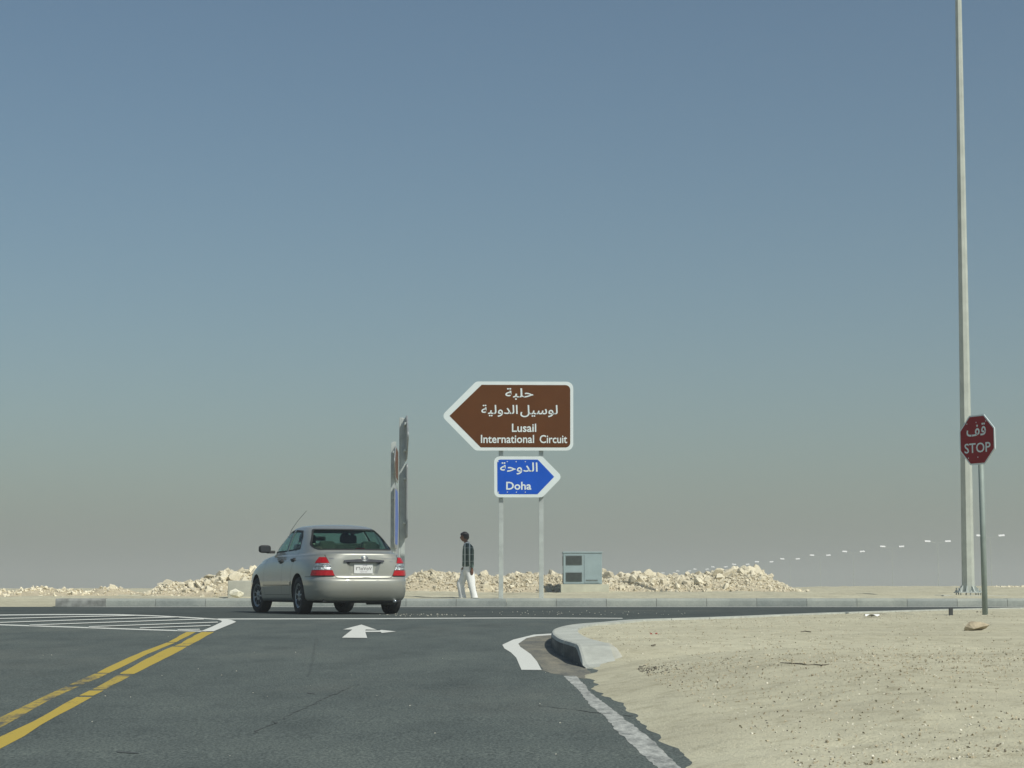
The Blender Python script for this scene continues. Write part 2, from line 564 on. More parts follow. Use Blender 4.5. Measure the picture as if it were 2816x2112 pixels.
def flat_patch(name, px_poly, material, parent, dz=0.0012, step=0.5, ragged=0.0, label=None):
    """marking: polygon given in photograph pixels, laid on the road surface"""
    pts = []
    n = len(px_poly)
    for i in range(n):
        a, b = px_poly[i], px_poly[(i + 1) % n]
        A, B = on_surf(*a, road_z), on_surf(*b, road_z)
        k = max(1, int((B - A).length / step))
        for j in range(k):
            p = A.lerp(B, j / k)
            pts.append((p.x, p.y))
    return plan_patch(name, pts, material, parent, dz, label, ragged)
def plan_patch(name, pts, material, parent, dz=0.0012, label=None, ragged=0.0):
    if ragged:
        pts = [(x + ragged * fbm(x, y, 9.0), y + 2.5 * ragged * fbm(x + 9, y, 9.0)) for x, y in pts]
    tris = tessellate_polygon([[Vector((x, y, 0)) for x, y in pts]])
    vs = [(x, y, road_z(y) + dz) for x, y in pts]
    bm = bmesh.new()
    bv = [bm.verts.new(v) for v in vs]
    for f in tris:
        try: bm.faces.new([bv[i] for i in f])
        except ValueError: pass
    for f in bm.faces:
        if f.normal.z < 0: f.normal_flip()
    me = bpy.data.meshes.new(name); bm.to_mesh(me); bm.free()
    o = obj(name, me, material, parent)
    if label: o['label'] = label
    return o
ZL = lambda x, y: (0.45208 * x, 1640 + 0.45208 * y)
ZA = lambda x, y: (880 + 0.23508 * x, 1640 + 0.23508 * y)
# double yellow line: worn lengths between sound ones
yl = [(-60, 766, 833), (0, 735, 800), (340, 573, 611), (520, 492, 530), (590, 463, 500), (690, 416, 452), (720, 400, 438), (880, 330, 362), (1020, 281, 305), (1040, 270, 294), (1135, 215, None)]
lineL_left = [(-60, 766), (0, 735), (350, 570), (590, 465), (700, 410), (870, 335), (1020, 280), (1135, 217)]
lineL_right = [(-60, 832), (0, 800), (340, 610), (520, 530), (720, 440), (900, 350), (1060, 285), (1190, 218)]
lineR_left = [(-60, 880), (0, 850), (200, 760), (480, 605), (590, 553), (740, 465), (850, 402), (1000, 325), (1100, 285), (1225, 217)]
lineR_right = [(-60, 955), (0, 925), (250, 785), (440, 680), (680, 545), (830, 465), (960, 400), (1110, 325), (1180, 282), (1305, 216)]
def strip_pts(left, right, y0, y1):
    """part of a band between crop rows y0>y1"""
    def cut(line):
        tab = sorted((y, x) for x, y in line)
        ysx = [y1] + [y for y, x in tab if y1 < y < y0] + [y0]
        return [(interp(tab, y), y) for y in ysx]
    a, b = cut(left), cut(right)
    return [ZL(*p) for p in a] + [ZL(*p) for p in b[::-1]]
for i, (y0, y1, mt_) in enumerate([(955, 548, 'paint_yellow_worn'), (538, 470, 'paint_yellow_worn'), (466, 282, 'paint_yellow'), (279, 217, 'paint_yellow')]):
    flat_patch('yellow_line', strip_pts(lineL_left, lineL_right, min(y0, 832), y1), mt_, road, ragged=0.01)
for i, (y0, y1, mt_) in enumerate([(955, 612, 'paint_yellow'), (604, 574, 'paint_yellow'), (567, 477, 'paint_yellow_worn'), (472, 306, 'paint_yellow'), (301, 217, 'paint_yellow')]):
    flat_patch('yellow_line', strip_pts(lineR_left, lineR_right, y0, y1), mt_, road, ragged=0.01)
# hatched island
def band(name, pts, th, material='paint_white', zf=ZL, **k):
    up = [zf(x, y - th / 2) for x, y in pts]; dn = [zf(x, y + th / 2) for x, y in pts[::-1]]
    return flat_patch(name, up + dn, material, road, **k)
band('island_outline', [(-120, 115), (300, 111), (700, 111), (950, 119), (1200, 132), (1345, 141)], 5.5)
band('island_outline', [(-120, 168), (0, 173), (400, 186), (900, 203), (1255, 213)], 6)
flat_patch('island_outline', [ZL(*p) for p in [(1330, 137), (1405, 145), (1437, 157), (1418, 166), (1300, 215), (1222, 215), (1290, 187), (1350, 158), (1345, 150), (1310, 141)]], 'paint_white', road, dz=0.006)
for s in [[(-120, 142), (0, 138), (820, 119)], [(-120, 166), (0, 162), (1090, 128)], [(180, 178), (1240, 141)], [(540, 188), (1325, 160)], [(850, 196), (1280, 181)], [(1080, 206), (1215, 204)]]:
    band('hatch_stripe', s, 4.5, dz=0.008)
# give-way line across the mouth, line along the far kerb
flat_patch('stop_line', [(600, 1701.2), (1000, 1700.2), (1400, 1698.4), (1712, 1699.6), (1712, 1701.2), (1400, 1700.6), (1000, 1702.4), (600, 1703.6)], 'paint_white', road)
plan_patch('edge_line', [(x, FAR_KERB_Y - 0.62) for x in range(-10, 45, 2)] + [(x, FAR_KERB_Y - 0.1) for x in range(43, -11, -2)], 'paint_white', road)
# lane arrow, straight on and right
flat_patch('lane_arrow', [ZA(*p) for p in [(485, 334), (665, 396), (535, 392), (530, 405), (700, 404), (712, 396), (890, 415), (722, 433), (708, 420), (530, 421), (552, 491), (256, 488), (378, 392), (268, 391)]], 'paint_white', road, dz=0.005)
# corner paint and blown sand beside the kerb nose
flat_patch('corner_paint', [Z7(*p) for p in [(640, 360), (605, 362), (450, 372), (250, 420), (145, 470), (165, 505), (230, 545), (280, 595), (330, 712), (525, 714), (480, 630), (420, 560), (320, 490), (300, 460), (380, 405), (480, 385), (640, 374)]], 'paint_white', road, dz=0.0025, step=0.2)
flat_patch('sand_drift', [Z7(*p) for p in [(660, 365), (480, 384), (380, 404), (300, 460), (330, 500), (430, 570), (490, 640), (530, 712), (640, 745), (760, 770), (960, 800), (1000, 740), (960, 690), (800, 600), (700, 420)]], 'sand_dust', road, dz=0.001, step=0.2, ragged=0.02)
wl = [(740, 770), (900, 930), (1000, 1060), (1120, 1150), (1250, 1300), (1400, 1440), (1620, 1640), (1790, 1800)]
wr_ = [(860, 770), (1000, 930), (1100, 1010), (1280, 1150), (1480, 1300), (1640, 1430), (1850, 1640), (2010, 1800)]
flat_patch('edge_line', [Z7(*p) for p in wl + wr_[::-1]], 'paint_white_worn', road, step=0.06, ragged=0.010)
# tar-filled cracks
simple('tar', (0.066, 0.076, 0.073), 0.9)
def crack(pts, th):
    up = [(x, y - th) for x, y in pts]; dn = [(x, y + th) for x, y in pts[::-1]]
    flat_patch('crack', up + dn, 'tar', road, dz=0.0022, step=0.08, ragged=0.03)
crack([ZL(1500, 850), ZL(1750, 730), ZL(1900, 655), ZL(2050, 590), ZL(2180, 535)], 0.7)
crack([ZL(1880, 490), ZL(1900, 400), ZL(1910, 330), ZL(1925, 260)], 2.0)
crack([Z7(480, 1060), Z7(650, 1080), Z7(820, 1095), Z7(1100, 1130), Z7(1400, 1160)], 0.6)
crack([ZL(1860, 590), ZL(1930, 594)], 2.2)
crack([ZL(700, 950), ZL(840, 956)], 3.0)

# ------------------------------------------------------------------ kerbs
kerb_far = empty('kerb', (0, FAR_KERB_Y, 0)); tag(kerb_far, 'long straight concrete kerb on the far side of the cross road', kind='structure')
L_ = 1.13
prof = [(0.0, -0.05), (0.0, 0.13), (0.012, 0.162), (0.035, 0.182), (0.30, 0.187), (0.30, -0.05)]
kme = prism(prof, 0.004, L_ - 0.004, lambda u, v, d: Vector((d, u, v)))
kme.materials.append(M('kerb_concrete'))
kstain = kme.copy(); kstain.materials.clear(); kstain.materials.append(M('kerb_stained'))
x = -10.30
i = 0
while x < 40:
    o = obj('kerb_stone', kstain if i == 0 else kme, None, kerb_far, loc=(x, 0, RND.uniform(-0.004, 0.003)), rot=(0, RND.uniform(-0.002, 0.002), RND.uniform(-0.002, 0.002)))
    x += L_; i += 1

kerb_near = empty('kerb', (kerb_w[4].x, kerb_w[4].y, road_z(kerb_w[4].y))); tag(kerb_near, 'curved corner kerb with a rounded nose at the sandy verge', kind='structure')
path = [Vector((nose_end.x, nose_end.y)), Vector((nose_end.x - 0.03, nose_end.y + 0.32))] + [Vector((k.x, k.y)) for k in kerb_w[1:]]
# smooth, evenly spaced path
def resample(P, ds):
    Q = []
    n = len(P)
    for i in range(n - 1):
        p0, p1, p2, p3 = P[max(i - 1, 0)], P[i], P[i + 1], P[min(i + 2, n - 1)]
        for k in range(12):
            t = k / 12
            Q.append(0.5 * ((2 * p1) + (p2 - p0) * t + (2 * p0 - 5 * p1 + 4 * p2 - p3) * t * t + (3 * p1 - p0 - 3 * p2 + p3) * t ** 3))
    Q.append(P[-1])
    out = [Q[0]]; acc = 0
    for a, b in zip(Q, Q[1:]):
        seg = (b - a).length
        while acc + seg >= ds:
            t = (ds - acc) / seg
            a = a.lerp(b, t); out.append(a); seg = (b - a).length; acc = 0
        acc += seg
    return out
kp = resample(path, 0.15)
base_inv = Matrix.Translation(kerb_near.location).inverted()
ks, per = 0, 6
while ks < len(kp) - 1:
    seg = kp[ks:ks + per + 1]
    if len(seg) < 2: break
    bm = bmesh.new(); rings = []
    for j, p in enumerate(seg):
        gi = ks + j
        d = (kp[min(gi + 1, len(kp) - 1)] - kp[max(gi - 1, 0)]).normalized()
        nrm = Vector((d.y, -d.x))         # away from the road
        if j == 0: p = p + d * 0.008
        if j == len(seg) - 1: p = p - d * 0.008
        rz = road_z(p.y); kz = kerb_top_z(p.y)
        kz = lerp(rz + 0.01, kz, sstep(0.0, 0.75, gi * 0.15))
        kz = max(kz, rz + 0.012)
        h = kz - rz
        sec = [(0, rz - 0.06), (0, kz - min(0.03, h * .4)), (0.012, kz - 0.006), (0.03, kz), (0.26, kz + 0.002), (0.26, rz - 0.06)]
        rings.append([bm.verts.new(base_inv @ Vector((p.x + nrm.x * u, p.y + nrm.y * u, v))) for u, v in sec])
    for a, b in zip(rings, rings[1:]):
        for k in range(6):
            bm.faces.new((a[k], a[(k + 1) % 6], b[(k + 1) % 6], b[k]))
    bm.faces.new(rings[0]); bm.faces.new(rings[-1][::-1])
    km = bm_mesh(bm)
    ko = obj('kerb_stone', km, ['kerb_pale', 'kerb_face_shaded'], kerb_near)
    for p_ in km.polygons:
        if p_.index % 6 == 0 and p_.index < 6 * (len(seg) - 1): p_.material_index = 1  # upright road-side face gets the colour with the shade in it
    ks += per
# spilled concrete behind the nose
def on_ground(px, py):
    d = ray(px, py); Y = 6.0
    while Y < 60:
        if EYE + d.z / d.y * Y < ground_z(d.x / d.y * Y, Y): break
        Y += 0.02
    return Vector((d.x / d.y * Y, Y, ground_z(d.x / d.y * Y, Y)))
cp = [on_ground(*Z7(*p)) for p in [(1090, 462), (1180, 462), (1260, 520), (1310, 590), (1200, 618), (1110, 590), (1070, 545), (1065, 500)]]
cpx = sum((c.x for c in cp)) / 8; cpy = sum(c.y for c in cp) / 8
cz0 = ground_z(cpx, cpy)
bm = bmesh.new()
def spill_v(k, r):
    x_, y_ = lerp(cpx, cp[k].x, r), lerp(cpy, cp[k].y, r)
    return bm.verts.new((x_ - cpx, y_ - cpy, ground_z(x_, y_) - cz0 + (0.016 if r < 0.85 else (0.010 if r < 1.0 else -0.012))))
rr_ = [[spill_v(k, r) for k in range(8)] for r in (0.2, 0.4, 0.6, 0.8, 0.93, 1.05)]
bm.faces.new(rr_[0])
for a_, b_ in zip(rr_, rr_[1:]):
    for k in range(8): bm.faces.new((a_[k], b_[k], b_[(k + 1) % 8], a_[(k + 1) % 8]))
sc_ = obj('concrete_spill', bm_mesh(bm), 'patch_concrete', loc=(cpx, cpy, cz0), smooth=True)
tag(sc_, 'flat grey lump of spilled concrete behind the kerb nose', 'concrete')
# ------------------------------------------------------------------ signs, posts, cabinet
simple('sign_white', (0.70, 0.77, 0.76), 0.45, var=0.03, scale=3)
simple('sign_brown', (0.105, 0.034, 0.005), 0.5, var=0.06, scale=3, spec=0.15)
simple('sign_blue', (0.004, 0.085, 0.50), 0.5, var=0.05, scale=3, spec=0.15)
simple('sign_blue_faded', (0.10, 0.16, 0.42), 0.6, var=0.1, spec=0.15)
simple('sign_red', (0.26, 0.010, 0.016), 0.5, var=0.08, scale=3, spec=0.2)
simple('sign_back', (0.30, 0.32, 0.32), 0.5, 0.4, var=0.12, scale=4)
simple('galvanised', (0.46, 0.50, 0.48), 0.5, 0.25, var=0.12, scale=6)
simple('galvanised_dull', (0.44, 0.47, 0.42), 0.6, 0.15, var=0.12, scale=3)
simple('galvanised_pole', (0.25, 0.30, 0.28), 0.6, 0.1, var=0.12, scale=6, spec=0.3)
simple('rivet', (0.7, 0.7, 0.7), 0.4, 0.3)
simple('dark_steel', (0.06, 0.065, 0.065), 0.6, 0.3)
simple('cabinet_paint', (0.28, 0.36, 0.375), 0.5, var=0.08, scale=3)
simple('louvre_dark', (0.12, 0.145, 0.14), 0.6, var=0.15)
simple('lamp_white', (0.86, 0.86, 0.84), 0.3, var=0.02)

ZS = lambda x, y: (1200 + 0.22910 * x, 1020 + 0.22910 * y)
SIGN_Y = 48.6
def sgn(x, y, d=0.0):
    p = at_depth(*ZS(x, y), SIGN_Y)
    return Vector((p.x, SIGN_Y - d, p.z))
org = sgn(1015, 2400); gz = ground_z(org.x, SIGN_Y)
ds = empty('direction_sign', (org.x, SIGN_Y, gz))
tag(ds, 'brown arrow sign above a smaller blue arrow sign on two grey posts', 'road sign')
inv = Matrix.Translation(ds.location).inverted()
F = lambda x, y, d: inv @ sgn(x, y, d)
for a, b in ((748, 803), (1231, 1285)):
    ax, bx_ = sgn(a, 1200).x, sgn(b, 1200).x
    zt = sgn(a, 700).z
    obj('post', box_mesh(((ax + bx_) / 2 - org.x, 0.105, (zt - gz) / 2 - 0.2), (bx_ - ax, 0.11, zt - gz + 0.4), 0.006), 'galvanised', ds)
simple('sign_post_dark', (0.1, 0.1, 0.1), 0.6)
def panel(name, outer, radii, inner, iradii, facemat, label):
    op = round_poly(outer, radii); ip = round_poly(inner, iradii)
    p = obj(name, prism(op, 0.0, 0.035, F), 'sign_white', ds)
    p['label'] = label
    obj('panel_field', prism(ip, 0.034, 0.038, F), facemat, p)
    return p
bp_ = panel('brown_panel', [(62, 541), (478, 128), (1643, 131), (1643, 957), (470, 957)], [60, 70, 80, 80, 70],
            [(158, 541), (543, 168), (1607, 172), (1607, 920), (533, 919)], [4, 6, 58, 58, 6], 'sign_brown', 'brown panel pointing left with white lettering')
bl_ = panel('blue_panel', [(693, 1028), (1272, 1028), (1512, 1272), (1272, 1518), (696, 1518)], [65, 60, 55, 60, 65],
            [(731, 1065), (1217, 1065), (1414, 1272), (1213, 1481), (733, 1481)], [40, 5, 4, 5, 40], 'sign_blue', 'blue panel pointing right with white lettering')
def word(body, x0, x1, yt, yb, parent, bold=0.0):
    return lettering('lettering', body, (x0, x1, yb, yt), lambda u, v, d: F(u, v, 0.041), 'sign_white', parent, bold)
word('\uFE94\uFE92\uFEE0\uFEA3', 828, 1163, 208, 348, bp_, 0.010)
word('\uFE94\uFEF4\uFEDF\uFEED\uFEAA\uFEDF\uFE8D', 540, 976, 408, 552, bp_, 0.010)
word('\uFEDE\uFEF4\uFEB3\uFEEE\uFEDF', 1008, 1455, 412, 557, bp_, 0.010)
word('Lusail', 907, 1198, 635, 735, bp_, 0.014)
word('International', 535, 1173, 769, 868, bp_, 0.014)
word('Circuit', 1240, 1570, 771, 869, bp_, 0.014)
word('\uFE94\uFEA3\uFEED\uFEAA\uFEDF\uFE8D', 765, 1215, 1098, 1245, bl_, 0.010)
word('Doha', 838, 1140, 1332, 1428, bl_, 0.02)
rv_me = None
for rx, ry in [(740, 1090), (850, 1091), (957, 1091), (1067, 1091), (745, 1457), (852, 1457), (960, 1457), (1067, 1457)]:
    c = F(rx, ry, 0.040)
    if rv_me is None:
        rv_me = lathe([(0, 0.003), (0.011, 0.002), (0.014, 0)], 8, 'Y'); rv_me.materials.append(M('rivet'))
    obj('rivet', rv_me, None, bl_, loc=c, rot=(pi, 0, 0))
for (zz) in (300, 800, 1120, 1420):          # clamps behind the panels
    for xx in (775, 1257):
        c = F(xx, zz, -0.02)
        obj('clamp', box_mesh(c, (0.2, 0.06, 0.05)), 'galvanised', ds)

# ---- stop sign
st_base = on_surf(2709, 1688, lambda Y: kerb_top_z(Y) + 0.0)
gz = ground_z(st_base.x, st_base.y)
st = empty('stop_sign', (st_base.x, st_base.y, gz))
st.rotation_euler = (0, radians(-0.2), 0)
tag(st, 'red octagonal stop sign on a leaning grey pole beside the road', 'stop sign')
spm = st_base.y / FPX                        # metres per photograph pixel here
obj('pole', tube_mesh([(0, 0, -0.3), (0, 0, 2.55 * 1.06)], 0.040, 18), 'galvanised_pole', st, smooth=True)
cz = (1688 - 1209) * spm
face = empty('octagon_frame', (0, 0, 0))
bpy.data.objects.remove(face)
YAW = radians(-60)
ux = Vector((cos(YAW), sin(YAW), 0)); nn = Vector((sin(YAW), -cos(YAW), 0))
Rw = 0.5 * 137 * spm
oc = lambda u, v, d: Vector((0, 0, cz)) + nn * (0.052 + d) + ux * (u * Rw) + Vector((0, 0, v * Rw))
rot2 = lambda u, v: (u * cos(0.02) - v * sin(0.02), u * sin(0.02) + v * cos(0.02))
oct_ = [(cos(pi / 8 + k * pi / 4) / cos(pi / 8), sin(pi / 8 + k * pi / 4) / cos(pi / 8)) for k in range(8)]
pl = obj('octagon_plate', prism(round_poly(oct_, 0.05, 3), 0, 0.012, oc), 'sign_white', st)
obj('red_field', prism([(u * 0.94, v * 0.94) for u, v in oct_], 0.011, 0.015, oc), 'sign_red', pl)
def sbox(x0, x1, yt, yb):
    return ((x0 - 630) / 450 * 0.94, (x1 - 630) / 450 * 0.94, (820 - yb) / 660 * 0.94, (820 - yt) / 660 * 0.94)
lettering('lettering', '\uFED2\uFED7', sbox(355, 885, 352, 715), lambda u, v, d: oc(u, v, 0.018), 'sign_white', pl, 0.012)
lettering('lettering', 'STOP', sbox(285, 1000, 905, 1185), lambda u, v, d: oc(u, v, 0.018), 'sign_white', pl, 0.012)
for rx, ry in [(365, 345), (620, 328), (885, 312), (385, 1318), (645, 1310)]:
    b = sbox(rx, rx, ry, ry)
    obj('rivet', lathe([(0, 0.003), (0.008, 0.002), (0.01, 0)], 8, 'Z'), 'rivet', pl, loc=oc(b[0], b[2], 0.016), rot=(pi / 2, 0, YAW))
obj('bracket', box_mesh((0, 0, 0), (0.14, 0.05, 0.06)), 'dark_steel', st, loc=Vector((0, 0, cz)) + nn * 0.03, rot=(0, 0, YAW))
obj('bracket', box_mesh((0, 0, 0), (0.14, 0.05, 0.06)), 'dark_steel', st, loc=Vector((0, 0, cz - 0.22)) + nn * 0.03, rot=(0, 0, YAW))

# ---- tall lamp post by the far kerb
LP_Y = 55.0
pb = at_depth(2663, 1631, LP_Y)
lx = pb.x
gz = ground_z(lx, LP_Y)
lp = empty('lamp_post', (lx, LP_Y, gz)); tag(lp, 'tall tapered grey lamp post rising out of the picture by the stop sign', 'lamp post')
lp.rotation_euler = (0, radians(0.35), 0)
padz = pb.z - gz - 0.055
obj('footing', box_mesh((0.05, 0, padz / 2 - 0.2), (1.75, 1.3, padz + 0.4), 0.03), 'concrete', lp)
obj('base_plate', box_mesh((0, 0, padz + 0.075), (0.66, 0.66, 0.03), 0.004), 'galvanised', lp)
HT = 23.0
bm = bmesh.new()
r0, r1 = 0.175, 0.055
for z0, z1 in ((padz + 0.09, HT),):
    a = [bm.verts.new((lerp(r0, r1, 0) * cos(pi / 8 + k * pi / 4), r0 * sin(pi / 8 + k * pi / 4), z0)) for k in range(8)]
    b = [bm.verts.new((r1 * cos(pi / 8 + k * pi / 4), r1 * sin(pi / 8 + k * pi / 4), z1)) for k in range(8)]
    for k in range(8): bm.faces.new((a[k], a[(k + 1) % 8], b[(k + 1) % 8], b[k]))
    bm.faces.new(b)
obj('pole', bm_mesh(bm), 'galvanised_dull', lp)
for k in range(8):
    an = k * pi / 4 + pi / 8
    gp = prism([(0.16, padz + 0.09), (0.31, padz + 0.09), (0.19, padz + 0.26), (0.16, padz + 0.26)], -0.008, 0.008, lambda u, v, d: Vector((u * cos(an) - d * sin(an), u * sin(an) + d * cos(an), v)))
    obj('gusset', gp, 'galvanised', lp)
for sx in (-1, 0, 1):
    for sy in (-1, 0, 1):
        if sx == sy == 0: continue
        bm = bmesh.new()
        add_tube(bm, [(sx * 0.27, sy * 0.27, padz - 0.01), (sx * 0.27, sy * 0.27, padz + 0.2)], 0.016, 8)
        add_tube(bm, [(sx * 0.27, sy * 0.27, padz + 0.091), (sx * 0.27, sy * 0.27, padz + 0.125)], 0.035, 6)
        obj('anchor_bolt', bm_mesh(bm), 'galvanised', lp)
for s in (-1, 1):
    arm = obj('arm', tube_mesh([(0, 0, HT - 0.4), (s * 0.6, 0, HT + 0.1), (s * 2.0, 0, HT + 0.25)], [0.05, 0.045, 0.035], 10), 'galvanised_dull', lp, smooth=True)
    obj('lamp_head', box_mesh((s * 2.3, 0, HT + 0.27), (0.95, 0.36, 0.16), 0.05), 'lamp_white', arm)

# ---- far lamp posts along the other road
ZP = lambda x, y: (1640 + 0.53165 * x, 1440 + 0.53165 * y)
pairs = [(1981, 2095, 62.5), (1714, 1817, 92), (1482, 1577, 119), (1286, 1373, 145), (1116, 1199, 164), (963, 1040, 183), (831, 905, 198), (712, 782, 211), (604, 668, 224.5), (510, 573, 236), (421, 481, 245.5), (344, 402, 255.5), (272, 327, 263.5)]
SPAN = 4.0
H2 = 12.0
bm = bmesh.new(); add_tube(bm, [(0, 0, -0.5), (0, 0, H2 - 0.2)], [0.075, 0.045], 8); pole_me = bm_mesh(bm); pole_me.materials.append(M('galvanised_dull'))
arm_me = tube_mesh([(-SPAN / 2 + 0.4, 0, H2 + 0.05), (0, 0, H2 - 0.25), (SPAN / 2 - 0.4, 0, H2 + 0.05)], 0.028, 6); arm_me.materials.append(M('galvanised_dull'))
head_me = prism([(-0.26, -0.10), (0.26, -0.10), (0.20, 0.10), (0.10, 0.22), (-0.02, 0.20)], -0.55, 0.55, lambda u, v, d: Vector((d, u, v))); head_me.materials.append(M('lamp_white'))
ords = ['nearest', 'second', 'third', 'fourth', 'fifth', 'sixth', 'seventh', 'eighth', 'ninth', 'tenth', 'eleventh', 'twelfth', 'farthest']
for k, (xa, xb, yy) in enumerate(pairs):
    dist = SPAN * FPX / ((xb - xa) * 0.53165)
    dist = 363 + 31.5 * k + (0.5 * k if k > 6 else 0)
    c = at_depth(*ZP((xa + xb) / 2, yy), dist)
    o = empty('lamp_post', (c.x, dist, c.z - H2 - 0.1))
    tag(o, '%s lamp post in the far row of twin-armed lamps, counted from the right' % ords[k] if k not in (0, 12) else
        ('twin-armed far lamp post just right of the stop sign pole' if k == 0 else 'leftmost and smallest twin-armed lamp post of the far row'), 'lamp post', 'far row of twin-armed lamp posts')
    obj('pole', pole_me, None, o)
    am = obj('arm', arm_me, None, o)
    for s in (-1, 1):
        obj('lamp_head', head_me, None, am, loc=(s * SPAN / 2, 0, H2 + 0.1), rot=(0, -s * 0.06, 0))

# ---- two direction signs seen edge-on behind the car
ZE = lambda x, y: (1040 + 0.33746 * x, 1120 + 0.33746 * y)
def edge_sign(Y, xp, ytop, ups, los, yaw, label, lowmat):
    base = at_depth(*ZE(xp, ytop), Y)
    gz = ground_z(base.x, Y)
    e = empty('direction_sign', (base.x, Y, gz)); tag(e, label, 'road sign', 'direction signs seen edge-on')
    k = Y / FPX * 0.33746
    zof = lambda y: at_depth(*ZE(xp, y), Y).z - gz
    uu = Vector((cos(yaw), sin(yaw), 0)); nn = Vector((sin(yaw), -cos(yaw), 0))
    W = 2.9
    for s in (-0.55, 0.55):
        p = uu * s
        obj('post', box_mesh((0, 0, 0), (0.11, 0.11, zof(ytop) + 0.4 + 0.1 * s), 0.005), 'galvanised', e, loc=(p.x, p.y, (zof(ytop) - 0.4 + 0.1 * s) / 2), rot=(0, 0, yaw))
    def pan(name, y0, y1, fm, lft):
        za, zb = zof(y1), zof(y0)
        zc, hh = (za + zb) / 2, (zb - za) / 2
        s = -1 if lft else 1
        poly = [(-s * W * 0.42, zc - hh), (s * W * 0.28, zc - hh), (s * W * 0.58, zc), (s * W * 0.28, zc + hh), (-s * W * 0.42, zc + hh)]
        if s < 0: poly = poly[::-1]
        q = obj(name, prism(round_poly(poly, 0.12), 0.07, 0.10, lambda u, v, d: uu * u + nn * d + Vector((0, 0, v))), 'sign_back', e)
        inn = [(u * 0.93, zc + (v - zc) * 0.88) for u, v in round_poly(poly, 0.12)]
        obj('panel_field', prism(inn, 0.099, 0.103, lambda u, v, d: uu * u + nn * d + Vector((0, 0, v))), fm, q)
        for zz in (zc - hh * 0.6, zc + hh * 0.6):
            obj('rail', box_mesh((0, 0, 0), (W * 0.75, 0.05, 0.06)), 'galvanised', e, loc=nn * 0.04 + Vector((0, 0, zz)), rot=(0, 0, yaw))
    pan('upper_panel', *ups, 'sign_brown', True)
    pan('lower_panel', *los, lowmat, False)
edge_sign(52.0, 197, 88, (88, 440), (478, 1070), radians(95.5), 'taller grey sign seen edge-on behind the car boot, brown panel topmost', 'sign_blue')
edge_sign(58.0, 126, 285, (330, 600), (650, 1150), radians(91.4), 'shorter sign seen edge-on left of the taller one, blue strip showing', 'sign_blue_faded')

# ---- utility cabinet on a plinth
ZC = lambda x, y: (1460 + 0.13562 * x, 1460 + 0.13562 * y)
CY_ = 60.5
def cb(x, y, d=0.0):
    p = at_depth(*ZC(x, y), CY_)
    return Vector((p.x, CY_ - d, p.z))
c0, c1 = cb(660, 1075), cb(1440, 440)
gz = cb(660, 1228).z
cx0 = (c0.x + c1.x) / 2
cab = empty('utility_cabinet', (cx0, CY_, gz)); tag(cab, 'pale blue-grey metal utility cabinet with two dark louvred vents on a concrete plinth', 'cabinet')
inv = Matrix.Translation(cab.location).inverted()
Fc = lambda x, y, d: inv @ cb(x, y, d)
w, h = c1.x - c0.x, c1.z - c0.z
dep = 1.05
plh = c0.z - gz - 0.01
cab_rot = 0.0
obj('plinth', box_mesh((0.06, dep / 2 - 0.05, plh / 2 - 0.15), (w + 0.28, dep + 0.35, plh + 0.3), 0.01), 'plinth_concrete', cab)
obj('casing', box_mesh((0, dep / 2, plh + 0.012 + h / 2), (w, dep, h), 0.012), 'cabinet_paint', cab)
obj('roof_cap', box_mesh((0, dep / 2, plh + 0.02 + h), (w + 0.03, dep + 0.04, 0.045), 0.008), 'cabinet_paint', cab)
obj('base_skirt', box_mesh((0, dep / 2, plh + 0.004), (w - 0.02, dep - 0.02, 0.03)), 'dark_steel', cab)
def rect(x0, x1, y0, y1, d0, d1, name, mt_, parent=None):
    a, b = Fc(x0, y1, 0), Fc(x1, y0, 0)
    return obj(name, box_mesh(((a.x + b.x) / 2, -(d0 + d1) / 2, (a.z + b.z) / 2), (b.x - a.x, d1 - d0, b.z - a.z), 0.002), mt_, parent or cab)
for (y0, y1) in ((508, 692), (842, 1030)):
    v = rect(705, 1038, y0, y1, 0.002, 0.006, 'vent', 'louvre_dark')
    n = 9
    for i in range(n):
        yy = y0 + (y1 - y0) * (i + 0.5) / n
        a, b = Fc(715, yy, 0), Fc(1028, yy, 0)
        bm = bmesh.new(); add_box(bm, Vector(((a.x + b.x) / 2, -0.014, a.z)), (b.x - a.x, 0.022, 0.006), Matrix.Rotation(radians(-38), 3, 'X'))
        obj('louvre', bm_mesh(bm), 'louvre_dark', v)
rect(1085, 1385, 480, 1050, 0.002, 0.014, 'door_panel', 'cabinet_paint')
rect(1112, 1355, 988, 1020, 0.014, 0.02, 'slot', 'louvre_dark')
rect(690, 1045, 485, 500, 0.002, 0.01, 'vent_trim', 'cabinet_paint')
for (y0, y1) in ((508, 700), (850, 1060)):
    zc = (Fc(700, y0, 0).z + Fc(700, y1, 0).z) / 2; hh = Fc(700, y0, 0).z - Fc(700, y1, 0).z
    obj('side_vent', box_mesh((-w / 2 - 0.004, dep / 2, zc), (0.008, dep * 0.82, hh), 0.002), 'louvre_dark', cab)
for xx in (885, 1050):
    a = Fc(xx, 430, 0)
    obj('lifting_eye', tube_mesh([(a.x - 0.03, dep * 0.3, plh + h + 0.03), (a.x - 0.03, dep * 0.3, plh + h + 0.075), (a.x + 0.03, dep * 0.3, plh + h + 0.075), (a.x + 0.03, dep * 0.3, plh + h + 0.03)], 0.009, 6), 'galvanised', cab)

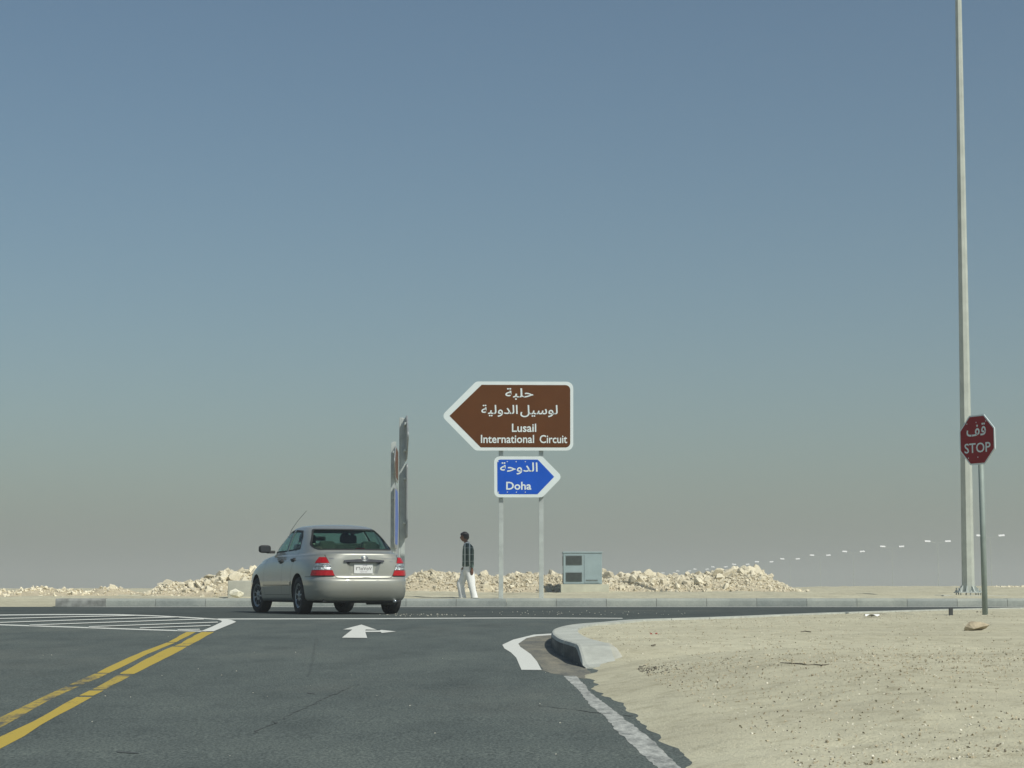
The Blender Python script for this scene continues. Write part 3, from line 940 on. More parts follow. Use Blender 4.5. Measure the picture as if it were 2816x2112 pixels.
# ---- concrete block and stone left of the car
ZB = lambda x, y: (600 + 0.09042 * x, 1540 + 0.09042 * y)
BY = 50.5
p0, p1 = at_depth(*ZB(285, 1200), BY), at_depth(*ZB(1180, 625), BY)
gz = ground_z(p0.x + 0.4, BY)
blk = obj('concrete_block', box_mesh((0, 0.3, (p1.z - gz) / 2 - 0.1), (p1.x - p0.x, 0.6, p1.z - gz + 0.2), 0.02), 'concrete', loc=((p0.x + p1.x) / 2, BY, gz))
tag(blk, 'plain pale concrete block behind the front of the car', 'concrete block')

# ------------------------------------------------------------------ rocks
def hull_rock(seed, n=15, flat=0.7):
    r = random.Random(seed)
    bm = bmesh.new()
    for i in range(n):
        v = Vector((r.gauss(0, 1), r.gauss(0, 1), r.gauss(0, 1))).normalized()
        v *= r.uniform(0.78, 1.05)
        bm.verts.new((v.x * r.uniform(0.9, 1.1), v.y, v.z * flat))
    bmesh.ops.convex_hull(bm, input=bm.verts)
    for v in [v for v in bm.verts if not v.link_faces]: bm.verts.remove(v)
    me = bm_mesh(bm, 'rock')
    return me
ROCKS = [hull_rock(100 + i, 16, RND.uniform(0.6, 0.9)) for i in range(12)]
for r in ROCKS: r.materials.append(M('rock'))

def rock_thing(name, poly_px, Y, zbase, label, material, scale, seed, rot=0.0):
    c = at_depth(*poly_px, Y)
    me = hull_rock(seed, 26, 0.62)
    bm = bmesh.new(); bm.from_mesh(me)
    bmesh.ops.subdivide_edges(bm, edges=bm.edges, cuts=2, use_grid_fill=True)
    for v in bm.verts:
        v.co += v.co.normalized() * 0.09 * noise.fractal(v.co * 2.3 + Vector((seed, 0, 0)), 1.0, 2.0, 4)
    me = bm_mesh(bm)
    for v in me.vertices: v.co = Vector((v.co.x * scale[0], v.co.y * scale[1], v.co.z * scale[2]))
    me.materials.append(M(material))
    o = obj(name, me, None, loc=(c.x, Y, zbase), rot=(0.05, 0.08, rot))
    tag(o, label, 'rock')
    return o
c = on_ground(2683, 1733)
rock_thing('rock', (2683, 1733), c.y, ground_z(c.x, c.y) + 0.03, 'brown wedge-shaped rock lying on the sand below the stop sign', 'stone_brown', (0.15, 0.12, 0.13), 5, 3.6)
rock_thing('rock', (650, 1640), BY - 0.42, ground_z(at_depth(650, 1640, BY).x, BY - 0.42) + 0.13, 'white rounded rock leaning on the concrete block behind the kerb', 'stone_white', (0.20, 0.17, 0.20), 9, 0.3)

# ------------------------------------------------------------------ rubble mounds
def mound(name, sil, Y, half, label, n_big, n_small, seed, size=(0.07, 0.30), smooth_at=(), sink=0.07):
    """sil: crest line in photograph pixels"""
    r = random.Random(seed)
    crest = [(at_depth(x, y, Y).x, at_depth(x, y, Y).z) for x, y in sil]
    X0, X1 = crest[0][0], crest[-1][0]
    root = empty(name, ((X0 + X1) / 2, Y, ground_z((X0 + X1) / 2, Y)))
    tag(root, label, 'rubble mound')
    ox, oy, oz = root.location
    def hz(X, Yy):
        g = ground_z(X, Yy)
        zc = max(interp(crest, X) - sink, g - 0.3)
        hgt = max(0.0, zc - ground_z(X, Y))
        t = (Yy - Y) / half
        b = max(0.0, 1 - abs(t) ** 1.3) if t < 0 else max(0.0, 1 - abs(t) ** 1.5)
        nz = 0.10 * fbm(X * 1.3, Yy * 1.3 + seed, 1.4, 4) * min(1, hgt / 0.4) * (0.25 + 0.75 * min(1, abs(t) * 3))
        e = sstep(0, 0.25, X - X0 + 0.2) * sstep(0, 0.25, X1 - X + 0.2)
        return g - 0.06 + (hgt + 0.06) * b * e + nz * b
    nxm = int((X1 - X0) / 0.10); nym = int(2 * half / 0.12)
    vs = []
    for j in range(nym + 1):
        for i in range(nxm + 1):
            X = lerp(X0 - 0.1, X1 + 0.1, i / nxm); Yy = lerp(Y - half, Y + half, j / nym)
            vs.append((X - ox, Yy - oy, hz(X, Yy) - oz))
    fs = [(j * (nxm + 1) + i, j * (nxm + 1) + i + 1, (j + 1) * (nxm + 1) + i + 1, (j + 1) * (nxm + 1) + i) for j in range(nym) for i in range(nxm)]
    obj('earth_bank', mesh_from('bank', vs, fs), 'mound_earth', root, smooth=True)
    def spot():
        for _ in range(50):
            X = r.uniform(X0, X1); t = -abs(r.gauss(0, 0.42))
            if r.random() < 0.12: t = r.uniform(0, 0.25)
            if t < -1.02: continue
            Yy = Y + t * half
            if any(a < X < b for a, b in smooth_at) and r.random() < 0.8: continue
            if interp(crest, X) - ground_z(X, Y) < 0.10 and r.random() < 0.6: continue
            return X, Yy, hz(X, Yy)
        return X, Yy, hz(X, Yy)
    for i in range(n_big):
        X, Yy, z = spot()
        s = size[0] + (size[1] - size[0]) * r.random() ** 2.6
        s *= min(1.0, 0.35 + 1.1 * max(0.0, interp(crest, X) - ground_z(X, Y)))
        o = obj('rock', r.choice(ROCKS), None, root, loc=(X - ox, Yy - oy, z - oz + s * 0.18))
        o.rotation_euler = (r.uniform(0, 6.28), r.uniform(0, 6.28), r.uniform(0, 6.28))
        o.scale = (s * r.uniform(0.8, 1.25), s, s * r.uniform(0.75, 1.0))
    # small stones too many to pick apart
    V, Fz = [], []
    small = [hull_rock(300 + q, 9, 0.8) for q in range(5)]
    data = [([v.co.copy() for v in m_.vertices], [tuple(p.vertices) for p in m_.polygons]) for m_ in small]
    for i in range(n_small):
        X, Yy, z = spot()
        s = r.uniform(0.025, 0.085)
        q = Quaternion((r.gauss(0, 1), r.gauss(0, 1), r.gauss(0, 1), r.gauss(0, 1))).normalized()
        v_, f_ = r.choice(data)
        b0 = len(V)
        for co in v_:
            p = q @ co * s
            V.append((p.x + X - ox, p.y + Yy - oy, p.z + z - oz + s * 0.2))
        Fz += [tuple(b0 + k for k in f) for f in f_]
    so = obj('loose_stones', mesh_from('stones', V, Fz), 'rock', root)
    so['kind'] = 'stuff'
    return root
ZR = lambda x, y: (1640 + 0.27125 * x, 1540 + 0.27125 * y)
ZM = lambda x, y: (1100 + 0.20796 * x, 1530 + 0.20796 * y)
Z0 = lambda x, y: (0.18083 * x, 1560 + 0.18083 * y)
Z1 = lambda x, y: (0.32550 * x, 1540 + 0.32550 * y)
silR = [ZR(*p) for p in [(-60, 150), (60, 110), (130, 135), (190, 155), (250, 148), (390, 132), (550, 138), (620, 165), (740, 145), (900, 158), (990, 130), (1100, 135), (1230, 115), (1380, 100), (1560, 98), (1660, 110), (1730, 150), (1780, 190), (1850, 222), (1950, 283), (2080, 305)]]
silM = [ZM(*p) for p in [(-700, 330), (-300, 320), (90, 290), (150, 240), (190, 215), (340, 190), (520, 192), (700, 200), (790, 215), (850, 240), (1050, 245), (1130, 222), (1200, 255), (1310, 245), (1400, 250), (1560, 208), (1700, 218), (1840, 235), (1950, 240), (2060, 213), (2150, 215), (2350, 280), (2600, 360)]]
silL = [Z1(*p) for p in [(760, 290), (830, 250), (900, 221), (1000, 225), (1060, 245), (1110, 272), (1250, 268), (1330, 247), (1400, 215), (1480, 190), (1570, 213), (1640, 183), (1700, 175), (1790, 142), (1850, 145), (1930, 82), (2000, 118), (2060, 95), (2140, 70), (2300, 110), (2600, 230), (2900, 320)]]
silLL = [Z0(*p) for p in [(-900, 390), (-300, 340), (0, 350), (230, 375), (300, 350), (400, 330), (620, 313), (760, 330), (880, 375), (1040, 340), (1140, 358), (1330, 385), (1500, 420)]]
mound('rubble_mound', silR, 66.0, 3.4, 'tall heap of broken rock right of the utility cabinet', 300, 4200, 1, (0.06, 0.27))
mound('rubble_mound', silM, 64.0, 3.0, 'broad rubble bank behind the walking man and the sign posts', 300, 4200, 2, (0.05, 0.20))
mound('rubble_mound', silL, 57.0, 2.8, 'rubble bank rising towards the back of the car from the left', 220, 1200, 3, (0.06, 0.27), smooth_at=((-12.2, -10.2),), sink=0.03)
mound('rubble_mound', silLL, 55.0, 2.4, 'low sandy mounds at the far left edge', 40, 220, 4, (0.05, 0.2), sink=0.0)
silX = [(2735, 1628), (2770, 1619), (2790, 1612), (2820, 1609), (2900, 1612), (2960, 1630)]
mound('rubble_mound', silX, 72.0, 3.0, 'low stony bank at the far right edge behind the lamp post', 60, 300, 5, (0.05, 0.18))

# ------------------------------------------------------------------ small things on the verge
def scatter(name, n, region, smin, smax, material, label, seed):
    r = random.Random(seed)
    data = []
    for q in range(5):
        m_ = hull_rock(500 + q, 8, 0.7)
        data.append(([v.co.copy() for v in m_.vertices], [tuple(p.vertices) for p in m_.polygons]))
        bpy.data.meshes.remove(m_)
    V, Fz = [], []
    k = 0
    while k < n:
        X, Y = region(r)
        if X - bound_x(Y) < (0.2 if Y > 15.2 else 0.35): continue
        if Y > FAR_KERB_Y - 1: continue
        s = smin + (smax - smin) * r.random() ** 3
        q = Quaternion((r.gauss(0, 1), r.gauss(0, 1), r.gauss(0, 1), r.gauss(0, 1))).normalized()
        v_, f_ = r.choice(data); b0 = len(V); z = ground_z(X, Y)
        for co in v_:
            p = q @ co * s
            V.append((p.x + X, p.y + Y, p.z + z + s * 0.25))
        Fz += [tuple(b0 + i for i in f) for f in f_]
        k += 1
    o = obj(name, mesh_from(name, V, Fz), material)
    tag(o, label, 'gravel', kind='stuff')
def verge(r):
    Y = 7.5 + 26 * r.random() ** 1.7
    return bound_x(Y) + 0.3 + abs(r.gauss(0, 1)) * 2.6, Y
def cluster(r):
    return 0.86 + r.gauss(0, 0.14), 13.9 + r.gauss(0, 0.35)
def stripe(r):
    Y = 12.4 + r.gauss(0, 1.3)
    return bound_x(Y) + 0.3 + r.random() * 3.6, Y
scatter('gravel', 9000, verge, 0.002, 0.011, 'pebbles', 'fine brown gravel strewn over the sandy verge', 1)
scatter('gravel', 5200, stripe, 0.002, 0.010, 'pebbles', 'denser band of brown gravel across the verge', 2)
scatter('gravel', 260, cluster, 0.003, 0.010, 'pebbles_dark', 'dark gravel patch beside the kerb nose', 3)
scatter('gravel', 1100, verge, 0.002, 0.008, 'pebbles_dark', 'dark grit specks strewn over the sandy verge', 4)
scatter('gravel', 5200, verge, 0.002, 0.008, 'pebbles_pale', 'pale chips strewn over the sandy verge', 5)
def verge_pt(px, py):
    return on_ground(px, py)
def twig(pts, rad, label):
    W = [verge_pt(*p) for p in pts]
    b = W[0].copy()
    bm = bmesh.new()
    add_tube(bm, [w - b + Vector((0, 0, rad * 1.2)) for w in W], [rad * (0.6 + 0.4 * ((i * 7) % 3) / 2) for i in range(len(W))], 6)
    o = obj('twig', bm_mesh(bm), 'twig', loc=b); tag(o, label, 'twig')
ZV = lambda x, y: (1700 + 0.50452 * x, 1700 + 0.50452 * y)
twig([ZV(*p) for p in [(884, 247), (930, 250), (1000, 253), (1030, 259), (1070, 257), (1110, 261), (1150, 256)]], 0.004, 'long thin dark twig lying on the open sand')
twig([ZV(*p) for p in [(998, 78), (1020, 76), (1050, 79)]], 0.006, 'short dark stick on the sand below the far kerb')
twig([ZV(*p) for p in [(180, 156), (202, 153)]], 0.008, 'tiny dark stick on the sand near the kerb nose')
for i, p in enumerate([(180, 88), (208, 88)]):
    w = verge_pt(*ZV(*p))
    me = hull_rock(70 + i, 10, 0.6)
    for v in me.vertices: v.co *= 0.016
    o = obj('litter_scrap', me, 'red_plastic', loc=w + Vector((0, 0, 0.006)))
    tag(o, 'left one of two reddish scraps on the sand' if i == 0 else 'right one of two reddish scraps on the sand', 'litter', 'reddish scraps on the sand')
w = verge_pt(2402, 1698)
bm = bmesh.new(); g = [[bm.verts.new((i * 0.05 - 0.1, j * 0.06, 0.012 + 0.03 * abs(sin(i * 2.1 + j)))) for j in range(4)] for i in range(5)]
for i in range(4):
    for j in range(3): bm.faces.new((g[i][j], g[i + 1][j], g[i + 1][j + 1], g[i][j + 1]))
o = obj('paper_scrap', bm_mesh(bm), 'paper', loc=w); tag(o, 'crumpled white paper scrap on the edge of the sand', 'litter')
# stub post
w = verge_pt(2615, 1692)
o = obj('stub_post', box_mesh((0, 0, 0.03), (0.055, 0.05, 0.16), 0.004), 'dark_steel', loc=w); tag(o, 'short dark stub of a post left of the stop sign pole', 'post')
w = verge_pt(2688, 1684)
me = hull_rock(33, 14, 0.6)
for v in me.vertices: v.co *= 0.022
o = obj('rock', me, 'pebbles_dark', loc=w + Vector((0, 0, 0.01))); tag(o, 'small dark stone at the foot of the stop sign pole', 'rock')
# white chips on the cross road
r = random.Random(12)
V, Fz = [], []
m_ = hull_rock(600, 8, 0.6); dv = [v.co.copy() for v in m_.vertices]; dfc = [tuple(p.vertices) for p in m_.polygons]
for i in range(130):
    if i < 40:
        c = on_surf(880 + 0.235 * r.gauss(1120, 230), 1640 + 0.235 * r.gauss(216, 9), road_z); s = r.uniform(0.004, 0.02)
    elif i < 100:
        c = on_surf(r.uniform(1300, 1900), r.uniform(1680, 1692), road_z); s = r.uniform(0.004, 0.014)
    else:
        c = on_surf(r.uniform(100, 1600), r.uniform(1720, 2080), road_z); s = r.uniform(0.002, 0.007)
    if c.x > bound_x(c.y) - 0.1: continue
    b0 = len(V)
    for co in dv: V.append((c.x + co.x * s, c.y + co.y * s, c.z + co.z * s + s * 0.4))
    Fz += [tuple(b0 + k for k in f) for f in dfc]
o = obj('stone_chips', mesh_from('chips', V, Fz), 'pebbles_pale'); tag(o, 'white stone chips scattered on the asphalt', 'gravel', kind='stuff')
# ------------------------------------------------------------------ the car
t = mat('car_paint')
n = t.noise(900, 2, 0.5); d = t.noise(3.5, 5, 0.6)
c = t.ramp(n, [(0.3, (0.29, 0.298, 0.262)), (0.7, (0.36, 0.368, 0.328))])
c = t.mix(c, (0.36, 0.32, 0.24), t.math('MULTIPLY', t.ramp(d, [(0.45, (0, 0, 0)), (0.8, (1, 1, 1))]), 0.30))
t.color(c)
t.set(Metallic=0.35, Roughness=0.40, Coat_Weight=1.0, Coat_Roughness=0.04)
t = mat('car_glass')
t.color((0.42, 0.60, 0.56)); t.set(Roughness=0.02, Transmission_Weight=1.0, IOR=1.03, Specular_IOR_Level=1.0, Coat_Weight=0.35, Coat_Roughness=0.02)
simple('rubber', (0.022, 0.023, 0.023), 0.75, var=0.2, scale=20)
simple('tyre', (0.028, 0.028, 0.028), 0.85, var=0.25, scale=25)
simple('black_plastic', (0.03, 0.031, 0.032), 0.6, var=0.15)
simple('interior_dark', (0.035, 0.036, 0.036), 0.9, var=0.2)
simple('interior_beige', (0.33, 0.31, 0.21), 0.9, var=0.15)
simple('chrome', (0.72, 0.73, 0.74), 0.12, 1.0, var=0.02)
simple('mirror_dark', (0.06, 0.065, 0.07), 0.15, 0.3, var=0.1)
simple('garnish_dark', (0.13, 0.125, 0.14), 0.22, 0.8, var=0.05)
simple('wheel_cover', (0.33, 0.36, 0.37), 0.4, 0.6, var=0.1)
t = mat('lamp_red'); t.color((0.40, 0.004, 0.008)); t.set(Roughness=0.2, Coat_Weight=0.35, Coat_Roughness=0.03, Specular_IOR_Level=0.35)
t.bump(t.vor(60, 'F1'), 0.4, 0.006)
t = mat('lamp_clear'); v_ = t.vor(55, 'F1', out='Color')
t.color(t.ramp(v_, [(0.2, (0.35, 0.37, 0.36)), (0.8, (0.85, 0.87, 0.86))])); t.set(Roughness=0.15, Metallic=0.75, Coat_Weight=1.0)
t.bump(t.vor(45, 'F1'), 0.9, 0.02)
simple('plate_white', (0.70, 0.71, 0.69), 0.5, var=0.03)
simple('plate_ink', (0.05, 0.04, 0.045), 0.6)
simple('plate_ink_pale', (0.38, 0.34, 0.38), 0.6)
simple('seam', (0.05, 0.05, 0.047), 0.8)
simple('badge_grey', (0.26, 0.27, 0.28), 0.4, 0.6)
simple('sticker', (0.55, 0.35, 0.25), 0.6, var=0.4, scale=30)

car_c = at_depth(903, 1650, 34.3)
CAR_HEAD = radians(90 + 22.0)          # heading: away from the camera, swung to the left
car = empty('car', (-3.18, 34.2, road_z(34.2)), CAR_HEAD)
tag(car, 'champagne silver saloon car seen from behind turning left at the junction', 'car')

NQ = 26
def ring_pts(Fx, Rx, B, n, zt, bow=0.0):
    """closed plan outline; zt: table of (x, z)"""
    out = []
    cx = (Fx + Rx) / 2; A = (Fx - Rx) / 2
    fine = []
    K = 400
    for i in range(K + 1):
        a = (pi / 2) * i / K
        fine.append((cos(a) ** (2 / n) if cos(a) > 1e-9 else 0.0, sin(a) ** (2 / n) if sin(a) > 1e-9 else 0.0))
    # arc length with the corner weighted
    L = [0.0]
    for (x0, y0), (x1, y1) in zip(fine, fine[1:]):
        dx, dy = (x1 - x0) * A, (y1 - y0) * B
        turn = 0.0
        L.append(L[-1] + sqrt(dx * dx + dy * dy) * (1.0 + 3.0 * min(x0, y0) ** 6))
    q = []
    j = 0
    for k in range(NQ):
        s = L[-1] * k / NQ
        while L[j + 1] < s: j += 1
        t = (s - L[j]) / (L[j + 1] - L[j] + 1e-12)
        q.append((lerp(fine[j][0], fine[j + 1][0], t), lerp(fine[j][1], fine[j + 1][1], t)))
    quad = q + [(0.0, 1.0)]
    seq = [(x, y) for x, y in quad[:-1]] + [(-x, y) for x, y in quad[:0:-1]] + [(-x, -y) for x, y in quad[:-1]] + [(x, -y) for x, y in quad[:0:-1]]
    for x, y in seq:
        X = cx + A * x
        out.append(Vector((X, B * y, interp(zt, X))))
    return out
# ring: front, rear, half width, squareness, z table
zs = lambda f, m, r: [(-2.15, r), (-1.75, lerp(m, r, 0.75)), (-1.0, lerp(m, r, 0.25)), (0.3, m), (1.3, lerp(m, f, 0.35)), (2.1, f)]
KEY = [
    (2.02, -2.05, 0.74, 7.0, zs(0.20, 0.19, 0.22)),
    (2.10, -2.10, 0.80, 7.0, zs(0.20, 0.20, 0.225)),
    (2.16, -2.150, 0.835, 6.8, zs(0.26, 0.25, 0.275)),
    (2.185, -2.186, 0.850, 6.6, zs(0.34, 0.33, 0.345)),
    (2.20, -2.204, 0.858, 6.4, zs(0.42, 0.42, 0.41)),
    (2.20, -2.210, 0.863, 6.2, zs(0.49, 0.50, 0.50)),
    (2.195, -2.202, 0.864, 6.2, zs(0.53, 0.545, 0.553)),
    (2.18, -2.172, 0.864, 6.2, zs(0.56, 0.575, 0.573)),
    (2.165, -2.150, 0.863, 6.2, zs(0.59, 0.61, 0.595)),
    (2.14, -2.146, 0.858, 6.0, zs(0.64, 0.70, 0.70)),
    (2.08, -2.143, 0.848, 5.6, zs(0.69, 0.79, 0.80)),
    (2.00, -2.139, 0.833, 5.0, zs(0.73, 0.865, 0.885)),
    (1.93, -2.134, 0.812, 4.4, zs(0.76, 0.905, 0.940)),
    (1.88, -2.126, 0.798, 4.4, zs(0.78, 0.940, 0.966)),
    (1.82, -2.105, 0.786, 4.3, zs(0.80, 0.955, 0.975)),
    # deck: bonnet and boot lid
    (1.55, -2.03, 0.778, 4.3, zs(0.845, 0.965, 0.980)),
    (1.22, -1.95, 0.772, 4.3, zs(0.86, 0.977, 0.988)),
    (1.00, -1.86, 0.767, 4.3, [(-1.85, 1.000), (-1.2, 1.000), (0.3, 0.990), (1.0, 0.965)]),
    # greenhouse
    (0.93, -1.825, 0.758, 4.4, [(-1.83, 1.018), (-1.2, 1.020), (0.3, 1.012), (1.0, 0.995)]),
    (0.73, -1.645, 0.722, 4.4, [(-1.7, 1.125), (0.8, 1.125)]),
    (0.52, -1.445, 0.674, 4.4, [(-1.7, 1.238), (0.8, 1.240)]),
    (0.33, -1.25, 0.620, 4.3, [(-1.7, 1.340), (0.8, 1.345)]),
    (0.24, -1.16, 0.588, 4.0, [(-1.7, 1.383), (0.8, 1.392)]),
    (0.16, -1.03, 0.552, 3.8, [(-1.7, 1.412), (-0.4, 1.424), (0.8, 1.418)]),
    (0.02, -0.93, 0.475, 3.4, [(-1.7, 1.432), (-0.4, 1.452), (0.8, 1.438)]),
    (-0.15, -0.78, 0.32, 3.0, [(-1.7, 1.452), (-0.4, 1.470), (0.8, 1.455)]),
    (-0.30, -0.60, 0.12, 2.5, [(-1.7, 1.468), (-0.4, 1.479), (0.8, 1.469)]),
]
rings = [ring_pts(*k) for k in KEY]
# extra rings between (Catmull-Rom), except across the bumper ledge
full = []
for i in range(len(rings) - 1):
    a, b = rings[i], rings[i + 1]
    p, q = rings[max(i - 1, 0)], rings[min(i + 2, len(rings) - 1)]
    full.append(a)
    if i in (6, 7, 16, 17): continue
    for t in (1 / 3, 2 / 3):
        full.append([0.5 * ((2 * v1) + (v2 - v0) * t + (2 * v0 - 5 * v1 + 4 * v2 - v3) * t * t + (3 * v1 - v0 - 3 * v2 + v3) * t ** 3) for v0, v1, v2, v3 in zip(p, a, b, q)])
full.append(rings[-1])
NR = len(full[0])
bv, bf = [], []
for r_ in full: bv += r_
for j in range(len(full) - 1):
    for i in range(NR):
        i2 = (i + 1) % NR
        bf.append((j * NR + i, j * NR + i2, (j + 1) * NR + i2, (j + 1) * NR + i))
top_c = len(bv); bv.append(Vector((-0.45, 0, 1.4725)))
for i in range(NR): bf.append(((len(full) - 1) * NR + i, (len(full) - 1) * NR + (i + 1) % NR, top_c))
body_me = mesh_from('car_body', bv, bf)
bm = bmesh.new(); bm.from_mesh(body_me)
bmesh.ops.recalc_face_normals(bm, faces=bm.faces)
BV = BVHTree.FromBMesh(bm)

def cast(o, d):
    h = BV.ray_cast(Vector(o), Vector(d))
    return h if h[0] is not None else None
def side_pt(x, z, s, off=0.0):
    h = cast((x, s * 2.0, z), (0, -s, 0))
    if h is None: return Vector((x, s * 0.7, z))
    nrm = h[1] if h[1].y * s > 0 else -h[1]
    return h[0] + nrm * off
def rear_pt(y, z, off=0.0):
    h = cast((-4.0, y, z), (1, 0, 0))
    if h is None: return Vector((-2.1, y, z))
    nrm = h[1] if h[1].x < 0 else -h[1]
    return h[0] + nrm * off
def corner_pt(phi, z, s, off=0.0):        # rays round the rear corner
    o = Vector((-1.75, s * 0.42, z)); d = Vector((-cos(phi), s * sin(phi), 0))
    h = cast(o + d * 2.0, -d)
    if h is None: return o + d * 0.4
    nrm = h[1] if h[1].dot(d) > 0 else -h[1]
    return h[0] + nrm * off
def inside(p, poly):
    x, y = p; c = False; n = len(poly); j = n - 1
    for i in range(n):
        xi, yi = poly[i]; xj, yj = poly[j]
        if (yi > y) != (yj > y) and x < (xj - xi) * (y - yi) / (yj - yi) + xi: c = not c
        j = i
    return c
def densify(poly, s):
    out = []
    for i, a in enumerate(poly):
        b = poly[(i + 1) % len(poly)]
        k = max(1, int(sqrt((b[0] - a[0]) ** 2 + (b[1] - a[1]) ** 2) / s))
        for j in range(k): out.append((lerp(a[0], b[0], j / k), lerp(a[1], b[1], j / k)))
    return out
def skin(poly, fn, step=0.04, hole=None):
    """conforming sheet over the polygon (minus hole)"""
    P = densify(poly, step); H = densify(hole, step) if hole else []
    pts = [Vector(p) for p in P] + [Vector(p) for p in H]
    ed = [(i, (i + 1) % len(P)) for i in range(len(P))] + [(len(P) + i, len(P) + (i + 1) % len(H)) for i in range(len(H))]
    xs_ = [p[0] for p in P]; ys_ = [p[1] for p in P]
    x = min(xs_) + step * 0.5
    while x < max(xs_):
        y = min(ys_) + step * 0.5
        while y < max(ys_):
            if inside((x, y), P) and not (H and inside((x, y), H)): pts.append(Vector((x, y)))
            y += step
        x += step
    v2, e2, f2, *_ = delaunay_2d_cdt(pts, ed, [], 0, 1e-6)
    fs = []
    for f in f2:
        c = (sum(v2[i][0] for i in f) / 3, sum(v2[i][1] for i in f) / 3)
        if inside(c, P) and not (H and inside(c, H)): fs.append(tuple(f))
    return mesh_from('skin', [fn(v[0], v[1]) for v in v2], fs)
def solid(me, th):
    """give a sheet thickness towards its inside"""
    bm = bmesh.new(); bm.from_mesh(me)
    bmesh.ops.recalc_face_normals(bm, faces=bm.faces)
    bmesh.ops.solidify(bm, geom=bm.faces[:], thickness=th)
    bm.to_mesh(me); bm.free()
    return me
def strip(pts, w, fn, closed=False):
    P = densify(pts, 0.03) if closed else sum([densify([a, b], 0.03)[:max(1, int(sqrt((b[0] - a[0]) ** 2 + (b[1] - a[1]) ** 2) / 0.03))] for a, b in zip(pts, pts[1:])], []) + [pts[-1]]
    n = len(P); V = []
    for i in range(n):
        a = Vector(P[i - 1] if (closed or i > 0) else P[i]); b = Vector(P[(i + 1) % n] if (closed or i < n - 1) else P[i])
        d = (b - a).normalized(); q = Vector((-d.y, d.x)) * w / 2
        V += [fn(P[i][0] + q.x, P[i][1] + q.y), fn(P[i][0] - q.x, P[i][1] - q.y)]
    m = n if closed else n - 1
    return mesh_from('strip', V, [(2 * i, 2 * i + 1, 2 * ((i + 1) % n) + 1, 2 * ((i + 1) % n)) for i in range(m)])

front_win = [(0.66, 1.022), (0.20, 1.352), (-0.22, 1.380), (-0.30, 1.036)]
rear_win = [(-0.38, 1.038), (-0.30, 1.380), (-0.74, 1.358), (-0.92, 1.250), (-1.03, 1.062)]
back_glass = round_poly([(-0.705, 1.038), (0.705, 1.038), (0.53, 1.380), (-0.53, 1.380)], [0.07, 0.07, 0.05, 0.05], 5)
wind_glass = round_poly([(-0.68, 1.035), (0.68, 1.035), (0.53, 1.370), (-0.53, 1.370)], 0.05, 4)
plate_hole = round_poly([(-0.225, 0.635), (0.225, 0.635), (0.295, 0.835), (-0.295, 0.835)], [0.03, 0.03, 0.01, 0.01], 3)
AXF, AXR, RW = 1.33, -1.27, 0.302

def cut(poly, proj, select):
    """split faces along polygon outline, delete the inside; proj(co)->2D; plane normals built by unproj"""
    n = len(poly)
    cxy = (sum(p[0] for p in poly) / n, sum(p[1] for p in poly) / n)
    ax = proj
    for i in range(n):
        a, b = poly[i], poly[(i + 1) % n]
        if ax == 'side': co, no = Vector((a[0], 0, a[1])), Vector((-(b[1] - a[1]), 0, b[0] - a[0]))
        else: co, no = Vector((0, a[0], a[1])), Vector((0, -(b[1] - a[1]), b[0] - a[0]))
        x0, x1 = min(p[0] for p in poly) - 0.12, max(p[0] for p in poly) + 0.12
        z0, z1 = min(p[1] for p in poly) - 0.12, max(p[1] for p in poly) + 0.12
        fs = []
        for f in bm.faces:
            c = f.calc_center_median()
            u = c.x if ax == 'side' else c.y
            if x0 < u < x1 and z0 < c.z < z1 and select(c): fs.append(f)
        g = set(fs)
        for f in fs: g.update(f.edges); g.update(f.verts)
        bmesh.ops.bisect_plane(bm, geom=list(g), dist=1e-6, plane_co=co, plane_no=no.normalized())
    dl = []
    for f in bm.faces:
        c = f.calc_center_median()
        if select(c) and inside((c.x, c.z) if ax == 'side' else (c.y, c.z), poly): dl.append(f)
    bmesh.ops.delete(bm, geom=dl, context='FACES')
for s in (1, -1):
    sel = lambda c, s=s: c.y * s > 0.35 and c.x > -1.4 and c.x < 0.9
    cut(front_win, 'side', sel); cut(rear_win, 'side', sel)
    for ax_ in (AXF, AXR):
        arch = [(ax_ + 0.352 * cos(a), RW + 0.01 + 0.352 * sin(a)) for a in [2 * pi * k / 28 for k in range(28)]]
        cut(arch, 'side', lambda c, s=s: c.y * s > 0.45 and c.z < 0.75)
cut(back_glass, 'rear', lambda c: c.x < -0.95 and c.z > 1.0)
cut(wind_glass, 'rear', lambda c: c.x > 0.15 and c.z > 0.98)
cut(plate_hole, 'rear', lambda c: c.x < -2.0)
bm.normal_update()
me = bpy.data.meshes.new('car_body'); bm.to_mesh(me); bm.free()
auto_smooth(me, 60)
body = obj('body', me, 'car_paint', car)

# plate recess
prof_o = densify(plate_hole, 0.04)
prof_i = [(y * 0.80, 0.745 + (z - 0.745) * 0.86) for y, z in prof_o]
V = [rear_pt(y, z) for y, z in prof_o] + [rear_pt(y, z) + Vector((0.034, 0, 0)) for y, z in prof_i]
n = len(prof_o)
tri = tessellate_polygon([[Vector((y, z, 0)) for y, z in prof_i]])
rc = mesh_from('recess', V, [(i, (i + 1) % n, n + (i + 1) % n, n + i) for i in range(n)] + [tuple(n + i for i in t_) for t_ in tri])
obj('plate_recess', rc, 'car_paint', body)
